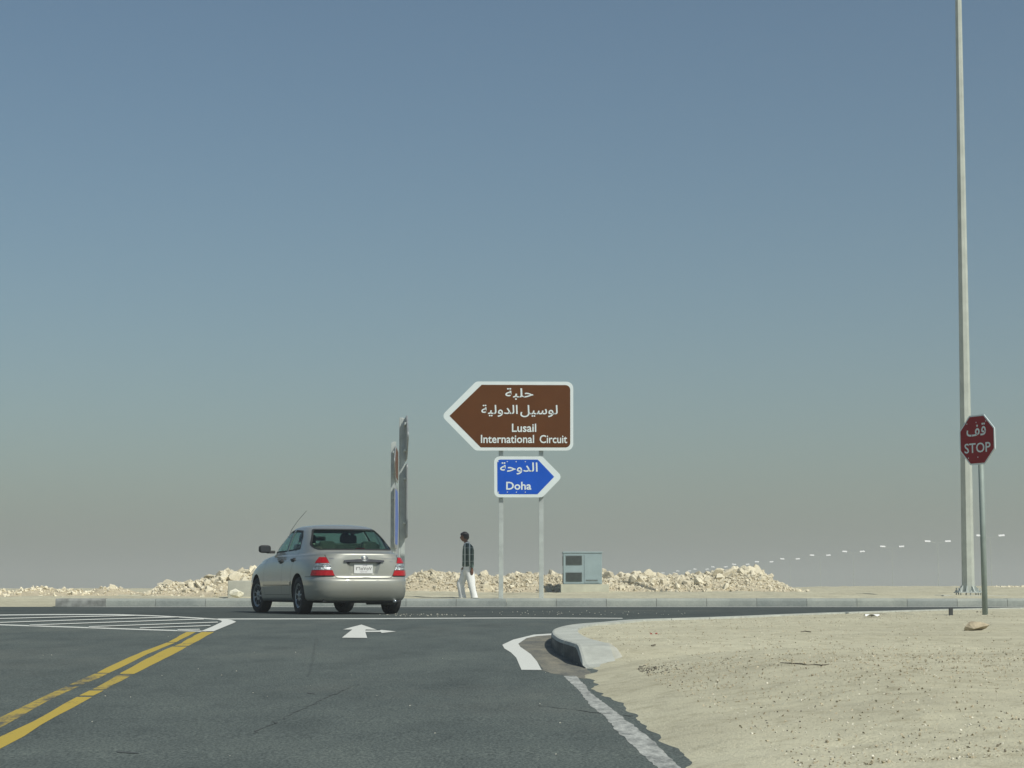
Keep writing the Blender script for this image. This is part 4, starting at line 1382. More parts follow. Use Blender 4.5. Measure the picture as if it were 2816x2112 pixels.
# number plate
px_ = rear_pt(0, 0.72).x + 0.030
plate = obj('number_plate', box_mesh((px_ - 0.006, 0, 0.727), (0.012, 0.315, 0.15), 0.003), 'plate_white', car)
def plate_fn(u, v, d=0): return Vector((px_ - 0.0145, -u, v))
lettering('plate_digits', '\u0662\u0666\u0665\u0667\u0665\u0667', (-0.128, 0.138, 0.705, 0.757), plate_fn, 'plate_ink', plate, 0.004)
lettering('plate_lettering', '\uFEAE\uFEC4\uFED7', (-0.02, 0.06, 0.768, 0.796), plate_fn, 'plate_ink_pale', plate, 0.02)
lettering('plate_lettering', 'QATAR', (-0.055, 0.065, 0.667, 0.688), plate_fn, 'plate_ink_pale', plate, 0.01)
# chrome garnish with emblem
g = skin(round_poly([(-0.335, 0.832), (0.335, 0.832), (0.335, 0.862), (0.10, 0.880), (-0.10, 0.880), (-0.335, 0.862)], 0.008, 2), lambda y, z: rear_pt(y, z, 0.026), 0.03)
obj('garnish', solid(g, 0.03), 'garnish_dark', car)
ex = rear_pt(0, 0.893).x - 0.034
def ring_mesh(a, b, cy, cz, r, n=28):
    return tube_mesh([(0, cy + a * cos(2 * pi * k / n), cz + b * sin(2 * pi * k / n)) for k in range(n + 1)], r, 6)
emb = obj('emblem', lathe([(0, 0.0), (0.05, 0.004), (0.058, 0.014), (0.058, 0.03)], 28, 'X'), 'badge_grey', car, loc=(ex, 0, 0.893))
for v in emb.data.vertices: v.co.z *= 0.72
for a, b, cz_ in ((0.058, 0.041, 0), (0.020, 0.038, 0), (0.040, 0.014, 0.018)):
    obj('emblem_ring', ring_mesh(a, b, 0, cz_, 0.006), 'chrome', emb, loc=(-0.004, 0, 0), smooth=True)
# badges
lettering('badge', 'COROLLA', (0.30, 0.56, 0.884, 0.902), lambda u, v, d=0: rear_pt(-u, v, 0.003), 'badge_grey', body, 0.01)
obj('badge', strip([(-0.44, 0.846), (-0.50, 0.846)], 0.014, lambda y, z: rear_pt(y, z, 0.003)), 'badge_grey', body)
obj('badge', strip([(0.56, 0.89), (0.49, 0.89)], 0.012, lambda y, z: rear_pt(y, z, 0.003)), 'badge_grey', body)

# boot-lid seam, bumper seams
seam_pts = [(0.605, 0.950), (0.598, 0.92), (0.560, 0.80), (0.505, 0.655), (0.48, 0.603), (0.44, 0.582), (0.38, 0.576)]
seam_l = seam_pts + [(-y, z) for y, z in seam_pts[::-1]]
obj('boot_seam', strip(seam_l, 0.008, lambda y, z: rear_pt(y, z, 0.0025)), 'seam', body)
for s in (1, -1):
    obj('bumper_seam', strip([(s * 0.50, 0.598), (s * 0.62, 0.604), (s * 0.74, 0.606)], 0.008, lambda y, z: rear_pt(y, z, 0.0025)), 'seam', body)
    side_l = lambda x, z, s=s: side_pt(x, z, s, 0.0025)
    obj('door_seam', strip([(0.70, 0.99), (0.80, 0.86), (0.82, 0.60), (0.76, 0.33)], 0.005, side_l), 'seam', body)
    obj('door_seam', strip([(-0.35, 1.01), (-0.34, 0.60), (-0.34, 0.31)], 0.005, side_l), 'seam', body)
    obj('door_seam', strip([(-1.06, 1.02), (-0.98, 0.86), (-0.90, 0.72), (-0.90, 0.55), (-0.80, 0.33)], 0.005, side_l), 'seam', body)
    obj('sill_seam', strip([(0.78, 0.31), (-0.82, 0.31)], 0.005, side_l), 'seam', body)
    obj('bumper_seam', strip([(-1.64, 0.60), (-1.85, 0.60), (-2.0, 0.605)], 0.008, side_l), 'seam', body)
    md = skin([(-0.88, 0.475), (0.80, 0.475), (0.82, 0.525), (-0.88, 0.525)], lambda x, z, s=s: side_pt(x, z, s, 0.014), 0.05)
    obj('side_moulding', solid(md, 0.016), 'car_paint', car)
    obj('moulding_shadow_gap', strip([(-0.89, 0.470), (0.82, 0.470)], 0.010, lambda x, z, s=s: side_pt(x, z, s, 0.006)), 'seam', body)
    # windows
    for nm, wp in (('front_window', front_win), ('rear_window', rear_win)):
        gl = obj(nm, solid(skin(wp, lambda x, z, s=s: side_pt(x, z, s, -0.006), 0.06), 0.004), 'car_glass', car, smooth=False)
        obj('window_seal', strip(wp, 0.022, lambda x, z, s=s: side_pt(x, z, s, 0.003), True), 'rubber', gl)
        if nm == 'rear_window':
            obj('window_divider', strip([(-0.83, 1.025), (-0.765, 1.34)], 0.032, lambda x, z, s=s: side_pt(x, z, s, 0.002)), 'rubber', gl)
    # door handles
    for hx, hz_ in ((-0.22, 0.865), (-0.93, 0.885)):
        c0 = side_pt(hx, hz_, s, 0.0)
        hb = obj('door_handle', box_mesh((0, 0, 0), (0.19, 0.035, 0.032), 0.012), 'black_plastic', car, loc=c0 + Vector((0, s * 0.012, 0)))
        cupm = skin(round_poly([(hx - 0.09, hz_ - 0.04), (hx + 0.09, hz_ - 0.04), (hx + 0.09, hz_ + 0.03), (hx - 0.09, hz_ + 0.03)], 0.03, 3), lambda x, z, s=s: side_pt(x, z, s, 0.003), 0.03)
        obj('handle_cup', cupm, 'seam', body)
    # rear lamp cluster wrapped round the corner
    def lamp_poly(za, zb):
        inner = [(interp([(0.60, 0.480), (0.915, 0.600)], z), z) for z in (za, (za + zb) / 2, zb)]
        pts = []
        for y, z in inner:                       # angle of the ray that meets the inner edge
            lo, hi = -0.6, 1.2
            for _ in range(30):
                m = (lo + hi) / 2
                if corner_pt(m, z, 1).y < y: lo = m
                else: hi = m
            pts.append((lo, z))
        out_phi = lambda z: interp([(0.61, 1.30), (0.70, 1.22), (0.80, 1.10), (0.87, 1.00), (0.915, 0.90)], z)
        outer = [(out_phi(z), z) for z in (zb, (za + zb) / 2, za)]
        return pts + outer
    fnl = lambda off: (lambda p, z, s=s: corner_pt(p, z, s, off))
    lamp = obj('tail_lamp', solid(skin(lamp_poly(0.612, 0.908), fnl(0.008), 0.035), 0.012), 'seam', car)
    obj('red_lens', solid(skin(lamp_poly(0.815, 0.903), fnl(0.018), 0.03), 0.012), 'lamp_red', lamp)
    obj('clear_lens', solid(skin(lamp_poly(0.762, 0.810), fnl(0.016), 0.03), 0.01), 'lamp_clear', lamp)
    obj('clear_lens', solid(skin(lamp_poly(0.706, 0.755), fnl(0.016), 0.03), 0.01), 'lamp_clear', lamp)
    obj('red_lens', solid(skin(lamp_poly(0.618, 0.700), fnl(0.018), 0.03), 0.012), 'lamp_red', lamp)
    # mirror
    mb = bmesh.new()
    bmesh.ops.create_uvsphere(mb, u_segments=20, v_segments=12, radius=1.0)
    for v in mb.verts:
        x_, y_, z_ = v.co
        sq = lambda q: math.copysign(abs(q) ** 0.6, q)
        v.co = Vector((sq(x_) * 0.075 if x_ > 0 else sq(x_) * 0.035, sq(y_) * 0.105, sq(z_) * 0.068))
    mo = obj('wing_mirror', bm_mesh(mb), 'black_plastic', car, loc=(0.58, s * 0.905, 1.085), smooth=True)
    obj('mirror_glass', box_mesh((-0.037, 0, 0), (0.006, 0.165, 0.105), 0.012), 'mirror_dark', mo)
    obj('mirror_arm', box_mesh((0.02, -s * 0.11, -0.05), (0.09, 0.14, 0.05), 0.012), 'black_plastic', mo)
    # front lamps
    hl = skin(round_poly([(s * 0.45, 0.66), (s * 0.72, 0.63), (s * 0.76, 0.72), (s * 0.52, 0.75)], 0.03, 3), lambda y, z: (lambda h: (h[0] + Vector((0.006, 0, 0))) if h else Vector((2.0, y, z)))(cast((4, y, z), (-1, 0, 0))), 0.05)
    obj('headlamp', hl, 'lamp_clear', car)
# glass front and back
bg_ = obj('rear_windscreen', solid(skin(back_glass, lambda y, z: rear_pt(y, z, -0.006), 0.06), 0.004), 'car_glass', car)
obj('window_seal', strip(back_glass, 0.020, lambda y, z: rear_pt(y, z, 0.003), True), 'rubber', bg_)
def front_pt(y, z, off=0.0):
    h = cast((4.0, y, z), (-1, 0, 0))
    if h is None: return Vector((0.5, y, z))
    nrm = h[1] if h[1].x > 0 else -h[1]
    return h[0] + nrm * off
wg_ = obj('windscreen', solid(skin(wind_glass, lambda y, z: front_pt(y, z, -0.006), 0.06), 0.004), 'car_glass', car)
obj('window_seal', strip(wind_glass, 0.030, lambda y, z: front_pt(y, z, 0.003), True), 'rubber', wg_)
obj('sticker', skin([(0.55, 1.062), (0.64, 1.062), (0.63, 1.098), (0.55, 1.101)], lambda y, z: rear_pt(y, z, -0.013), 0.03), 'sticker', bg_)
obj('high_brake_lamp', box_mesh((-1.62, -0.10, 1.055), (0.05, 0.15, 0.035), 0.006), 'lamp_red', car)
# front grille (faces away from the view)
obj('grille', skin(round_poly([(-0.38, 0.60), (0.38, 0.60), (0.42, 0.70), (-0.42, 0.70)], 0.03, 3), lambda y, z: front_pt(y, z, 0.006), 0.06), 'black_plastic', car)
# aerial at the driver's windscreen pillar
pa = side_pt(0.30, 1.285, 1, 0.0)
obj('aerial', tube_mesh([pa, pa + Vector((-0.16, 0.0, 0.12)), pa + Vector((-0.45, -0.03, 0.27)), pa + Vector((-0.85, -0.06, 0.42))], [0.0045, 0.004, 0.0032, 0.003], 6), 'dark_steel', car)
obj('aerial_base', box_mesh(pa, (0.07, 0.03, 0.03), 0.008), 'black_plastic', car)
# underside and running gear
ub = bmesh.new()
add_box(ub, Vector((0, 0, 0.245)), (4.0, 1.18, 0.13), None, 0.02)
add_box(ub, Vector((0.05, 0, 0.30)), (1.9, 1.50, 0.16), None, 0.02)
add_box(ub, Vector((-1.98, 0, 0.235)), (0.16, 1.30, 0.09), None, 0.02)
add_box(ub, Vector((2.0, 0, 0.27)), (0.18, 1.46, 0.12), None, 0.02)
obj('underbody', bm_mesh(ub), 'black_plastic', car)
obj('rear_axle', tube_mesh([(AXR, -0.62, 0.28), (AXR, 0.62, 0.28)], 0.045, 10), 'dark_steel', car)
obj('silencer', tube_mesh([(-1.86, -0.15, 0.235), (-1.86, -0.62, 0.235)], 0.085, 14), 'dark_steel', car, smooth=True)
obj('exhaust_pipe', tube_mesh([(-1.8, -0.5, 0.23), (-2.02, -0.53, 0.215), (-2.14, -0.54, 0.205)], 0.024, 10), 'chrome', car, smooth=True)
# wheels
tp = [(0.20, -0.085), (0.262, -0.098), (0.290, -0.090), (0.302, -0.070), (0.302, 0.070), (0.290, 0.090), (0.262, 0.098), (0.20, 0.085)]
tyre_me = auto_smooth(lathe(tp, 40, 'Y'), 40); tyre_me.materials.append(M('tyre'))
rimp = [(0.21, -0.09), (0.21, 0.07), (0.202, 0.083), (0.19, 0.078), (0.178, 0.062), (0.0, 0.070)]
rim_me = auto_smooth(lathe(rimp, 40, 'Y'), 40); rim_me.materials.append(M('wheel_cover'))
slot_me = prism(round_poly([(-0.020, 0.085), (0.020, 0.085), (0.036, 0.165), (-0.036, 0.165)], 0.01, 3), 0.060, 0.073, lambda u, v, d: Vector((u, d, v))); slot_me.materials.append(M('rubber'))
hub_me = lathe([(0, 0.082), (0.03, 0.08), (0.042, 0.072), (0.045, 0.06)], 20, 'Y'); hub_me.materials.append(M('wheel_cover'))
for s in (1, -1):
    for ax_ in (AXF, AXR):
        we = obj('wheel', tyre_me, None, car, loc=(ax_, s * 0.75, RW - 0.004), rot=(0, RND.uniform(0, 1) , (0 if s > 0 else pi) + (radians(7) if ax_ == AXF else 0)))
        we.rotation_mode = 'ZXY' if False else 'XYZ'
        obj('rim', rim_me, None, we, smooth=False)
        for k in range(9):
            obj('rim_slot', slot_me, None, we, rot=(0, 2 * pi * k / 9, 0))
        obj('hub_cap', hub_me, None, we, smooth=True)
        # wheel-arch liner: inside of the wing
        bm = bmesh.new(); R_ = 0.350; a0, a1 = radians(-14), radians(194)
        rr = [[bm.verts.new((ax_ + R_ * cos(lerp(a0, a1, k / 20)), yy, RW + 0.01 + R_ * sin(lerp(a0, a1, k / 20)))) for k in range(21)] for yy in (s * 0.50, s * 0.845)]
        for v in rr[1]:
            h = cast((v.co.x, s * 2, v.co.z), (0, -s, 0))
            if h: v.co.y = h[0].y - s * 0.002
        for k in range(20): bm.faces.new((rr[0][k], rr[0][k + 1], rr[1][k + 1], rr[1][k]))
        cc = bm.verts.new((ax_, s * 0.50, RW + 0.0))
        for k in range(20): bm.faces.new((rr[0][k + 1], rr[0][k], cc))
        obj('arch_liner', bm_mesh(bm), 'black_plastic', car, smooth=True)
# interior
ib = bmesh.new()
add_box(ib, Vector((-0.2, 0, 0.45)), (2.5, 1.36, 0.08))
add_box(ib, Vector((-1.33, 0, 0.73)), (0.06, 1.34, 0.5))
obj('cabin_floor', bm_mesh(ib), 'interior_dark', car)
obj('parcel_shelf', box_mesh((-1.50, 0, 0.965), (0.50, 1.20, 0.02), 0.005), 'interior_dark', car)
obj('dashboard', box_mesh((0.72, 0, 0.86), (0.42, 1.36, 0.24), 0.06), 'interior_dark', car)
obj('steering_wheel', tube_mesh([(0.42 + 0.07 * sin(2 * pi * k / 24), 0.36 + 0.185 * cos(2 * pi * k / 24), 0.90 + 0.17 * sin(2 * pi * k / 24)) for k in range(25)], 0.015, 8), 'black_plastic', car, smooth=True)
def seat(x, y, w):
    ro = obj('seat', box_mesh((x + 0.22, y, 0.56), (0.52, w, 0.18), 0.06), 'interior_beige', car)
    obj('seat_back', box_mesh((x - 0.10, y, 0.86), (0.16, w * 0.96, 0.60), 0.06, Matrix.Rotation(radians(-14), 3, 'Y')), 'interior_beige', ro)
    return ro
for s in (1, -1):
    so = seat(0.0, s * 0.36, 0.50)
    obj('headrest', box_mesh((-0.20, s * 0.36, 1.235), (0.10, 0.26, 0.17), 0.05), 'interior_dark', so)
rs = seat(-0.92, 0, 1.28)
for s in (1, -1):
    obj('headrest', box_mesh((-1.28, s * 0.36, 1.10), (0.10, 0.27, 0.17), 0.05), 'interior_beige', rs)
obj('rear_view_mirror', box_mesh((0.42, 0, 1.27), (0.04, 0.25, 0.075), 0.02), 'black_plastic', car)
# ------------------------------------------------------------------ people
simple('skin', (0.16, 0.075, 0.045), 0.6, var=0.1, scale=6)
simple('hair', (0.012, 0.011, 0.013), 0.55, var=0.3, scale=60, bump=0.4)
t = mat('trousers'); n = t.noise(4, 5, 0.6, stretch=(3, 3, 0.6)); t.color(t.ramp(n, [(0.3, (0.70, 0.72, 0.72)), (0.7, (0.82, 0.83, 0.82))])); t.set(Roughness=0.9, Specular_IOR_Level=0.1)
t.bump(n, 0.25, 0.02)
t = mat('plaid_shirt')
sep = t.add('ShaderNodeSeparateXYZ'); t.link(t.co('Object'), sep.inputs[0])
def lines(out, freq, lo, hi, ph=0.0):
    f = t.math('FRACT', t.math('ADD', t.math('MULTIPLY', out, freq), ph))
    return t.ramp(f, [(0, (0, 0, 0)), (lo, (0, 0, 0)), (lo + 0.02, (1, 1, 1)), (hi, (1, 1, 1)), (min(hi + 0.02, 1), (0, 0, 0))], 'LINEAR')
v1 = lines(sep.outputs['X'], 8.5, 0.36, 0.60, 0.1); h1 = lines(sep.outputs['Z'], 6.0, 0.42, 0.54)
v2 = lines(sep.outputs['X'], 8.0, 0.72, 0.97, 0.1)
c = t.mix((0.085, 0.125, 0.115), (0.038, 0.058, 0.056), v2)
c = t.mix(c, (0.62, 0.66, 0.65), t.math('MULTIPLY', v1, 0.85))
c = t.mix(c, (0.55, 0.60, 0.58), t.math('MULTIPLY', h1, 0.35))
t.color(c); t.set(Roughness=0.9, Specular_IOR_Level=0.1); t.bump(t.noise(9, 4), 0.5, 0.02)
simple('collar_white', (0.75, 0.77, 0.77), 0.9)
simple('sandal', (0.05, 0.035, 0.025), 0.8)
simple('shirt_dark', (0.02, 0.028, 0.035), 0.9)

def skin_body(chains, root=0, levels=2):
    """chains: list of lists of (co, (rx, ry)); shared points merged by position"""
    verts, rad, idx, edges = [], [], {}, []
    for ch in chains:
        prev = None
        for co, r_ in ch:
            k = tuple(round(x, 4) for x in co)
            if k not in idx:
                idx[k] = len(verts); verts.append(co); rad.append(r_ if hasattr(r_, '__len__') else (r_, r_))
            if prev is not None and prev != idx[k]: edges.append((prev, idx[k]))
            prev = idx[k]
    me = bpy.data.meshes.new('body'); me.from_pydata(verts, edges, [])
    o = bpy.data.objects.new('tmp', me); COL.objects.link(o)
    m = o.modifiers.new('skin', 'SKIN'); m.use_smooth_shade = True; m.branch_smoothing = 0.6
    for i, sv in enumerate(me.skin_vertices[0].data):
        sv.radius = rad[i]; sv.use_root = (i == root)
    if levels:
        sd = o.modifiers.new('sub', 'SUBSURF'); sd.levels = levels; sd.render_levels = levels
    bpy.context.view_layer.update()
    res = bpy.data.meshes.new_from_object(o.evaluated_get(bpy.context.evaluated_depsgraph_get()))
    bpy.data.objects.remove(o)
    for p in res.polygons: p.use_smooth = True
    return res
def tube_loft(secs, n=22, caps=(False, False)):
    """secs: (centre, rx, ry, tilt) horizontal-ish ellipses"""
    bm = bmesh.new(); rg = []
    for s_ in secs:
        c, rx, ry = Vector(s_[0]), s_[1], s_[2]
        ax = s_[3] if len(s_) > 3 else Vector((0, 0, 1))
        q = Vector((0, 0, 1)).rotation_difference(ax)
        rg.append([bm.verts.new(c + q @ Vector((rx * cos(2 * pi * k / n), ry * sin(2 * pi * k / n), 0))) for k in range(n)])
    for a, b in zip(rg, rg[1:]):
        for k in range(n): bm.faces.new((a[k], a[(k + 1) % n], b[(k + 1) % n], b[k]))
    if caps[0]: bm.faces.new(rg[0][::-1])
    if caps[1]: bm.faces.new(rg[-1])
    return bm
def folds(bm, amp, sc, seed=0):
    for v in bm.verts:
        d = noise.noise_vector(Vector((v.co.x * sc * 1.6 + seed, v.co.y * sc * 1.6, v.co.z * sc * 0.8)))
        v.co += d * amp
def head_mesh(c, s=1.0):
    """head looking along -X, centre c; eyes, nose, mouth and ears raised from one surface"""
    bm = bmesh.new(); bmesh.ops.create_uvsphere(bm, u_segments=32, v_segments=24, radius=1.0)
    for v in bm.verts:
        x, y, z = v.co
        X, Y, Z = x * 0.098, y * 0.076, z * 0.118
        if z < 0:                       # jaw narrows, chin forward
            k = -z
            Y *= 1 - 0.32 * k; X = X * (1 - 0.16 * k) - 0.022 * k * (1 if x < 0.3 else 0.2)
        fr = max(0, -x)
        nose = exp(-((y / 0.16) ** 2)) * exp(-(((z + 0.18) / 0.20) ** 2)) * fr
        X -= 0.026 * nose
        eye = (exp(-(((y - 0.38) / 0.16) ** 2)) + exp(-(((y + 0.38) / 0.16) ** 2))) * exp(-(((z - 0.05) / 0.10) ** 2)) * fr
        X += 0.012 * eye
        brow = exp(-(((z - 0.22) / 0.08) ** 2)) * exp(-((y / 0.6) ** 2)) * fr
        X -= 0.006 * brow
        lip = exp(-((y / 0.26) ** 2)) * (exp(-(((z + 0.50) / 0.05) ** 2)) + exp(-(((z + 0.62) / 0.05) ** 2))) * fr
        X -= 0.007 * lip
        ear = exp(-(((x - 0.12) / 0.17) ** 2)) * exp(-(((z + 0.05) / 0.22) ** 2)) * (1 if abs(y) > 0.5 else 0)
        Y += math.copysign(0.016 * ear, y)
        v.co = Vector((X, Y, Z)) * s + Vector(c)
    return bm
PY = 49.9
head_px = (1220 + 0.1326 * 500, 1440 + 0.1326 * 1590)
pp = at_depth(1286.5, 1649, PY)
gzp = ground_z(pp.x, PY)
man = empty('person', (pp.x, PY, gzp)); tag(man, 'man in a checked shirt and white trousers walking left along the far kerb', 'person')
K = 0.1326 * PY / FPX                   # metres per crop pixel
def mp(x, y, lat): return Vector(((x - 500) * K, lat, at_depth(1286.5, 1440 + 0.1326 * y, PY).z - gzp))
# bare body, one surface: pelvis, spine, neck, arms with hands, legs with feet
pel = mp(515, 930, 0); che = mp(500, 640, 0); nk0 = mp(480, 450, 0); nk1 = mp(458, 370, 0)
shl, shr = mp(545, 490, -0.19), mp(475, 490, 0.19)
ell, elr = mp(565, 700, -0.235), mp(440, 690, 0.23)
wrl, wrr = mp(586, 915, -0.21), mp(420, 880, 0.19)
hal = mp(592, 985, -0.20); har = mp(400, 930, 0.18)
hpl, hpr = mp(520, 960, -0.10), mp(510, 960, 0.10)
knl, knr = mp(565, 1270, -0.11), mp(355, 1230, 0.11)
anl, anr = mp(640, 1545, -0.10), mp(395, 1555, 0.10)
tol, tor = anl + Vector((-0.17, -0.02, -0.05)), anr + Vector((-0.17, 0.02, -0.045))
hel, her = anl + Vector((0.05, 0, -0.045)), anr + Vector((0.05, 0, -0.045))
chains = [[(pel, (0.10, 0.14)), (mp(505, 800, 0), (0.09, 0.13)), (che, (0.10, 0.14)), (nk0, (0.065, 0.07)), (nk1, (0.052, 0.052)), (mp(448, 330, 0), 0.05)],
          [(che, 0.1), (shl, 0.055), (ell, 0.042), (wrl, 0.029), (hal, (0.042, 0.026))],
          [(che, 0.1), (shr, 0.055), (elr, 0.042), (wrr, 0.029), (har, (0.042, 0.026))],
          [(pel, 0.1), (hpl, 0.085), (knl, 0.058), (anl, 0.042), (hel, 0.038)], [(anl, 0.042), (tol, (0.042, 0.026))],
          [(pel, 0.1), (hpr, 0.085), (knr, 0.058), (anr, 0.042), (her, 0.038)], [(anr, 0.042), (tor, (0.042, 0.026))]]
def fingers(h, dirn, lat):
    out = []
    for i, (o_, ln) in enumerate(((0.028, 0.062), (0.010, 0.072), (-0.009, 0.068), (-0.026, 0.052))):
        b = h + Vector((o_, 0, -0.03)); m_ = b + Vector((-0.006, lat * 0.004, -ln * 0.55)); e_ = m_ + Vector((-0.016, lat * 0.014, -ln * 0.42))
        out.append([(h, (0.042, 0.026)), (b, 0.010), (m_, 0.0088), (e_, 0.0078)])
    tb = h + Vector((-0.034, 0, 0.012)); out.append([(h, (0.042, 0.026)), (tb, 0.012), (tb + Vector((-0.016, lat * 0.008, -0.03)), 0.0095), (tb + Vector((-0.014, lat * 0.018, -0.055)), 0.0085)])
    return out
chains += fingers(hal, -1, 1) + fingers(har, -1, -1)
bme = skin_body(chains)
bm = bmesh.new(); bm.from_mesh(bme)
hc = mp(432, 275, 0)
hb = head_mesh(hc, 1.0)
hm = bpy.data.meshes.new('h'); hb.to_mesh(hm); hb.free(); bm.from_mesh(hm)
me = bpy.data.meshes.new('person_body'); bm.to_mesh(me); bm.free()
obj('body', me, 'skin', man, smooth=True)
# hair
bm = bmesh.new(); bmesh.ops.create_uvsphere(bm, u_segments=36, v_segments=24, radius=1.0)
dl = []
for v in bm.verts:
    x, y, z = v.co
    lim = 0.30 if x < -0.55 else (lerp(0.30, -0.42, sstep(-0.55, -0.05, x)) if x < -0.05 else lerp(-0.42, -0.62, sstep(0, 0.7, x)))
    bump_ = 0.10 * noise.fractal(Vector((x * 4, y * 4, z * 4)), 1, 2, 3)
    sc_h = 1.13 + bump_ + 0.12 * max(0, z) + (0.10 if (x < -0.2 and z > 0.3) else 0)
    v.co = Vector((x * 0.098 * sc_h, y * 0.079 * sc_h, z * 0.118 * (1.05 + bump_ + 0.06 * max(0, z)))) + hc
    if z < lim: dl.append(v)
bmesh.ops.delete(bm, geom=dl, context='VERTS')
obj('hair', bm_mesh(bm), 'hair', man, smooth=True)
# trousers: hips and two wide legs, one mesh
def vdir(a, b): return (Vector(b) - Vector(a)).normalized()
legs = bmesh.new()
def merge(dst, src):
    m_ = bpy.data.meshes.new('x'); src.to_mesh(m_); src.free(); dst.from_mesh(m_); bpy.data.meshes.remove(m_)
hipb = tube_loft([(mp(515, 855, 0), 0.125, 0.165), (mp(518, 900, 0), 0.135, 0.175), (mp(520, 960, 0), 0.142, 0.178), (mp(512, 1020, 0), 0.130, 0.168), (mp(505, 1060, 0), 0.08, 0.12)])
folds(hipb, 0.012, 7); merge(legs, hipb)
rl = tube_loft([(mp(528, 950, -0.085), 0.125, 0.098), (mp(545, 1060, -0.09), 0.116, 0.100), (mp(564, 1170, -0.10), 0.100, 0.096), (mp(580, 1270, -0.105), 0.090, 0.090), (mp(600, 1370, -0.105), 0.082, 0.086), (mp(624, 1470, -0.10), 0.086, 0.088), (mp(640, 1545, -0.10), 0.090, 0.09), (mp(646, 1572, -0.10), 0.090, 0.09)])
folds(rl, 0.011, 6, 3); merge(legs, rl)
fl = tube_loft([(mp(490, 950, 0.085), 0.13, 0.098), (mp(455, 1040, 0.09), 0.128, 0.102), (mp(402, 1140, 0.10), 0.112, 0.098), (mp(354, 1220, 0.105), 0.104, 0.094), (mp(350, 1300, 0.105), 0.092, 0.09), (mp(366, 1400, 0.105), 0.084, 0.088), (mp(386, 1490, 0.10), 0.086, 0.09), (mp(398, 1550, 0.10), 0.090, 0.092), (mp(401, 1575, 0.10), 0.090, 0.092)])
folds(fl, 0.012, 6, 9); merge(legs, fl)
obj('trousers', bm_mesh(legs), 'trousers', man, smooth=True)
# shirt: torso and sleeves
sh = bmesh.new()
tb = tube_loft([(mp(480, 405, 0), 0.070, 0.075), (mp(492, 440, 0), 0.098, 0.15), (mp(503, 480, 0), 0.128, 0.205), (mp(506, 560, 0), 0.145, 0.20), (mp(505, 660, 0), 0.148, 0.19), (mp(504, 760, 0), 0.142, 0.182), (mp(504, 830, 0), 0.138, 0.182), (mp(500, 872, 0), 0.130, 0.182), (mp(500, 890, 0), 0.115, 0.172)])
folds(tb, 0.012, 8, 4); merge(sh, tb)
for a, b, c_ in ((shl, ell, wrl), (shr, elr, wrr)):
    sv = tube_loft([(a + Vector((-0.005, 0.02 * (1 if a.y < 0 else -1), 0.035)), 0.058, 0.05), (a + Vector((0, 0, -0.02)), 0.078, 0.062), (a.lerp(b, 0.35), 0.074, 0.062), (a.lerp(b, 0.7), 0.070, 0.058), (b, 0.066, 0.056), (b.lerp(c_, 0.4), 0.062, 0.054), (b.lerp(c_, 0.8), 0.056, 0.050), (c_, 0.050, 0.046)])
    folds(sv, 0.009, 12, 7); merge(sh, sv)
obj('shirt', bm_mesh(sh), 'plaid_shirt', man, smooth=True)
cb_ = tube_loft([(mp(482, 452, 0), 0.088, 0.10, Vector((-0.45, 0, 1)).normalized()), (mp(474, 420, 0), 0.078, 0.082, Vector((-0.45, 0, 1)).normalized()), (mp(468, 385, 0), 0.068, 0.070, Vector((-0.45, 0, 1)).normalized())])
obj('collar', bm_mesh(cb_), 'collar_white', man, smooth=True)
for a_, t_ in ((hel, tol), (her, tor)):
    obj('shoe', tube_mesh([a_ + Vector((0.02, 0, -0.012)), a_.lerp(t_, 0.4), t_ + Vector((-0.02, 0, -0.005))], [0.045, 0.05, 0.04], 12), 'sandal', man, smooth=True)

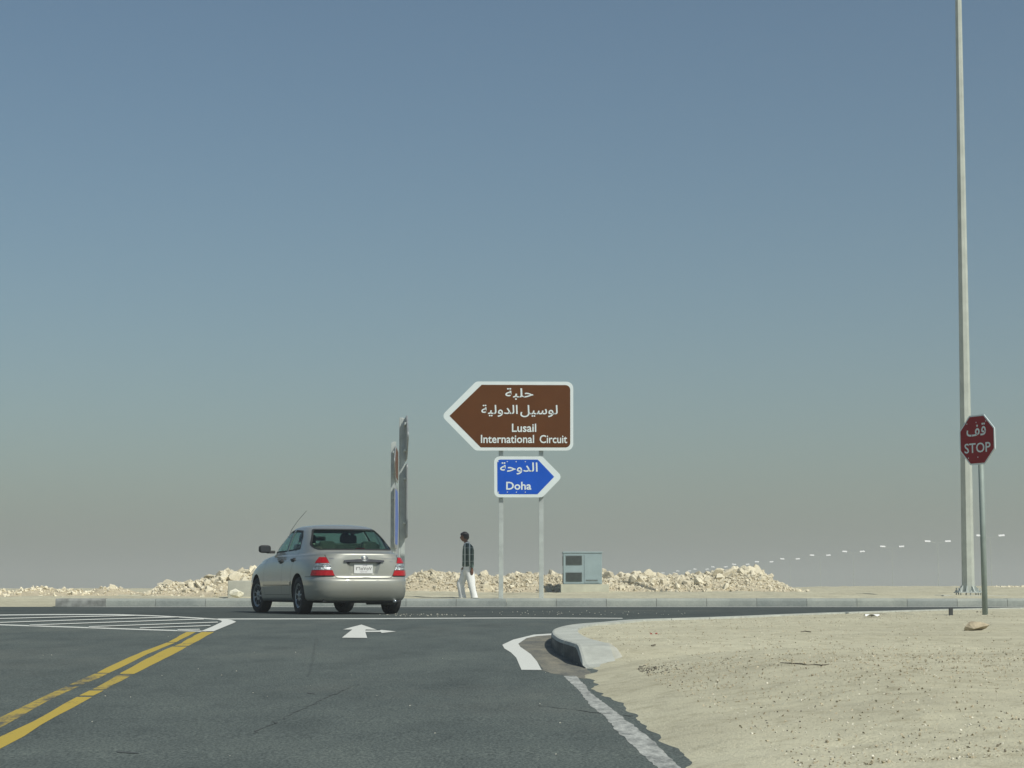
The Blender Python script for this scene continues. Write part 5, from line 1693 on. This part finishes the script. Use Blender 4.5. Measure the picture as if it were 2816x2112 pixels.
# people in the car: seated, seen through the rear window
def occupant(y, label, shirt, lean=0.0):
    base = car.matrix_basis @ Vector((0.10, y, 0.545))
    e = empty('person', base, CAR_HEAD + pi); tag(e, label, 'person', 'people in the car')
    L = lambda x, yy, z: Vector((-x, yy, z))         # figure looks along -X of its own frame
    pel = L(0, 0, 0.08); che = L(-0.10, 0, 0.36); nk = L(-0.11, 0, 0.52); nk2 = L(-0.09, 0, 0.60)
    ch = [[(pel, (0.12, 0.15)), (L(-0.06, 0, 0.2), (0.11, 0.15)), (che, (0.11, 0.17)), (nk, 0.06), (nk2, 0.052)]]
    for s in (1, -1):
        ch.append([(che, 0.11), (L(-0.10, s * 0.19, 0.43), 0.06), (L(0.05, s * 0.25, 0.20), 0.047), (L(0.26, s * 0.17, 0.24), 0.034), (L(0.33, s * 0.16, 0.27), (0.04, 0.028))])
        ch.append([(pel, 0.12), (L(0.02, s * 0.10, 0.05), 0.085), (L(0.42, s * 0.12, 0.08), 0.062), (L(0.50, s * 0.12, -0.12), 0.05)])
    m_ = skin_body(ch, levels=1)
    bm = bmesh.new(); bm.from_mesh(m_)
    hc = L(-0.06 + lean, 0, 0.70)
    merge(bm, head_mesh(hc))
    m2 = bpy.data.meshes.new('person_body'); bm.to_mesh(m2); bm.free()
    obj('body', m2, 'skin', e, smooth=True)
    bm = bmesh.new(); bmesh.ops.create_uvsphere(bm, u_segments=24, v_segments=16, radius=1.0)
    dl = []
    for v in bm.verts:
        x, yy, z = v.co
        if z < (0.3 if x < -0.4 else -0.5): dl.append(v)
        v.co = Vector((x * 0.113, yy * 0.092, z * 0.130)) + hc
    bmesh.ops.delete(bm, geom=dl, context='VERTS')
    obj('hair', bm_mesh(bm), 'hair', e, smooth=True)
    tb = tube_loft([(L(-0.11, 0, 0.50), 0.075, 0.09), (L(-0.10, 0, 0.455), 0.12, 0.20), (L(-0.10, 0, 0.38), 0.14, 0.225), (L(-0.07, 0, 0.25), 0.14, 0.21), (L(-0.03, 0, 0.1), 0.14, 0.19)])
    obj('shirt', bm_mesh(tb), shirt, e, smooth=True)
occupant(0.36, 'driver seated on the left, dark shape behind the rear pillar of the car', 'shirt_dark')
occupant(-0.36, 'front passenger seen as a dark shape through the rear window', 'shirt_dark')
# ------------------------------------------------------------------ dusty air
hz_t = bpy.data.materials.new('haze'); hz_t.use_nodes = True
nt = hz_t.node_tree
nt.nodes.remove(nt.nodes['Principled BSDF'])
pv = nt.nodes.new('ShaderNodeVolumePrincipled')
pv.inputs['Color'].default_value = (0.635, 0.655, 0.66, 1)
pv.inputs['Density'].default_value = 0.0014
pv.inputs['Anisotropy'].default_value = 0.2
nt.links.new(pv.outputs['Volume'], nt.nodes['Material Output'].inputs['Volume'])
o = obj('haze', box_mesh((0, 0, 4.0), (18400, 18400, 41)), hz_t)
tag(o, 'thin pale dust haze in the air', kind='stuff')
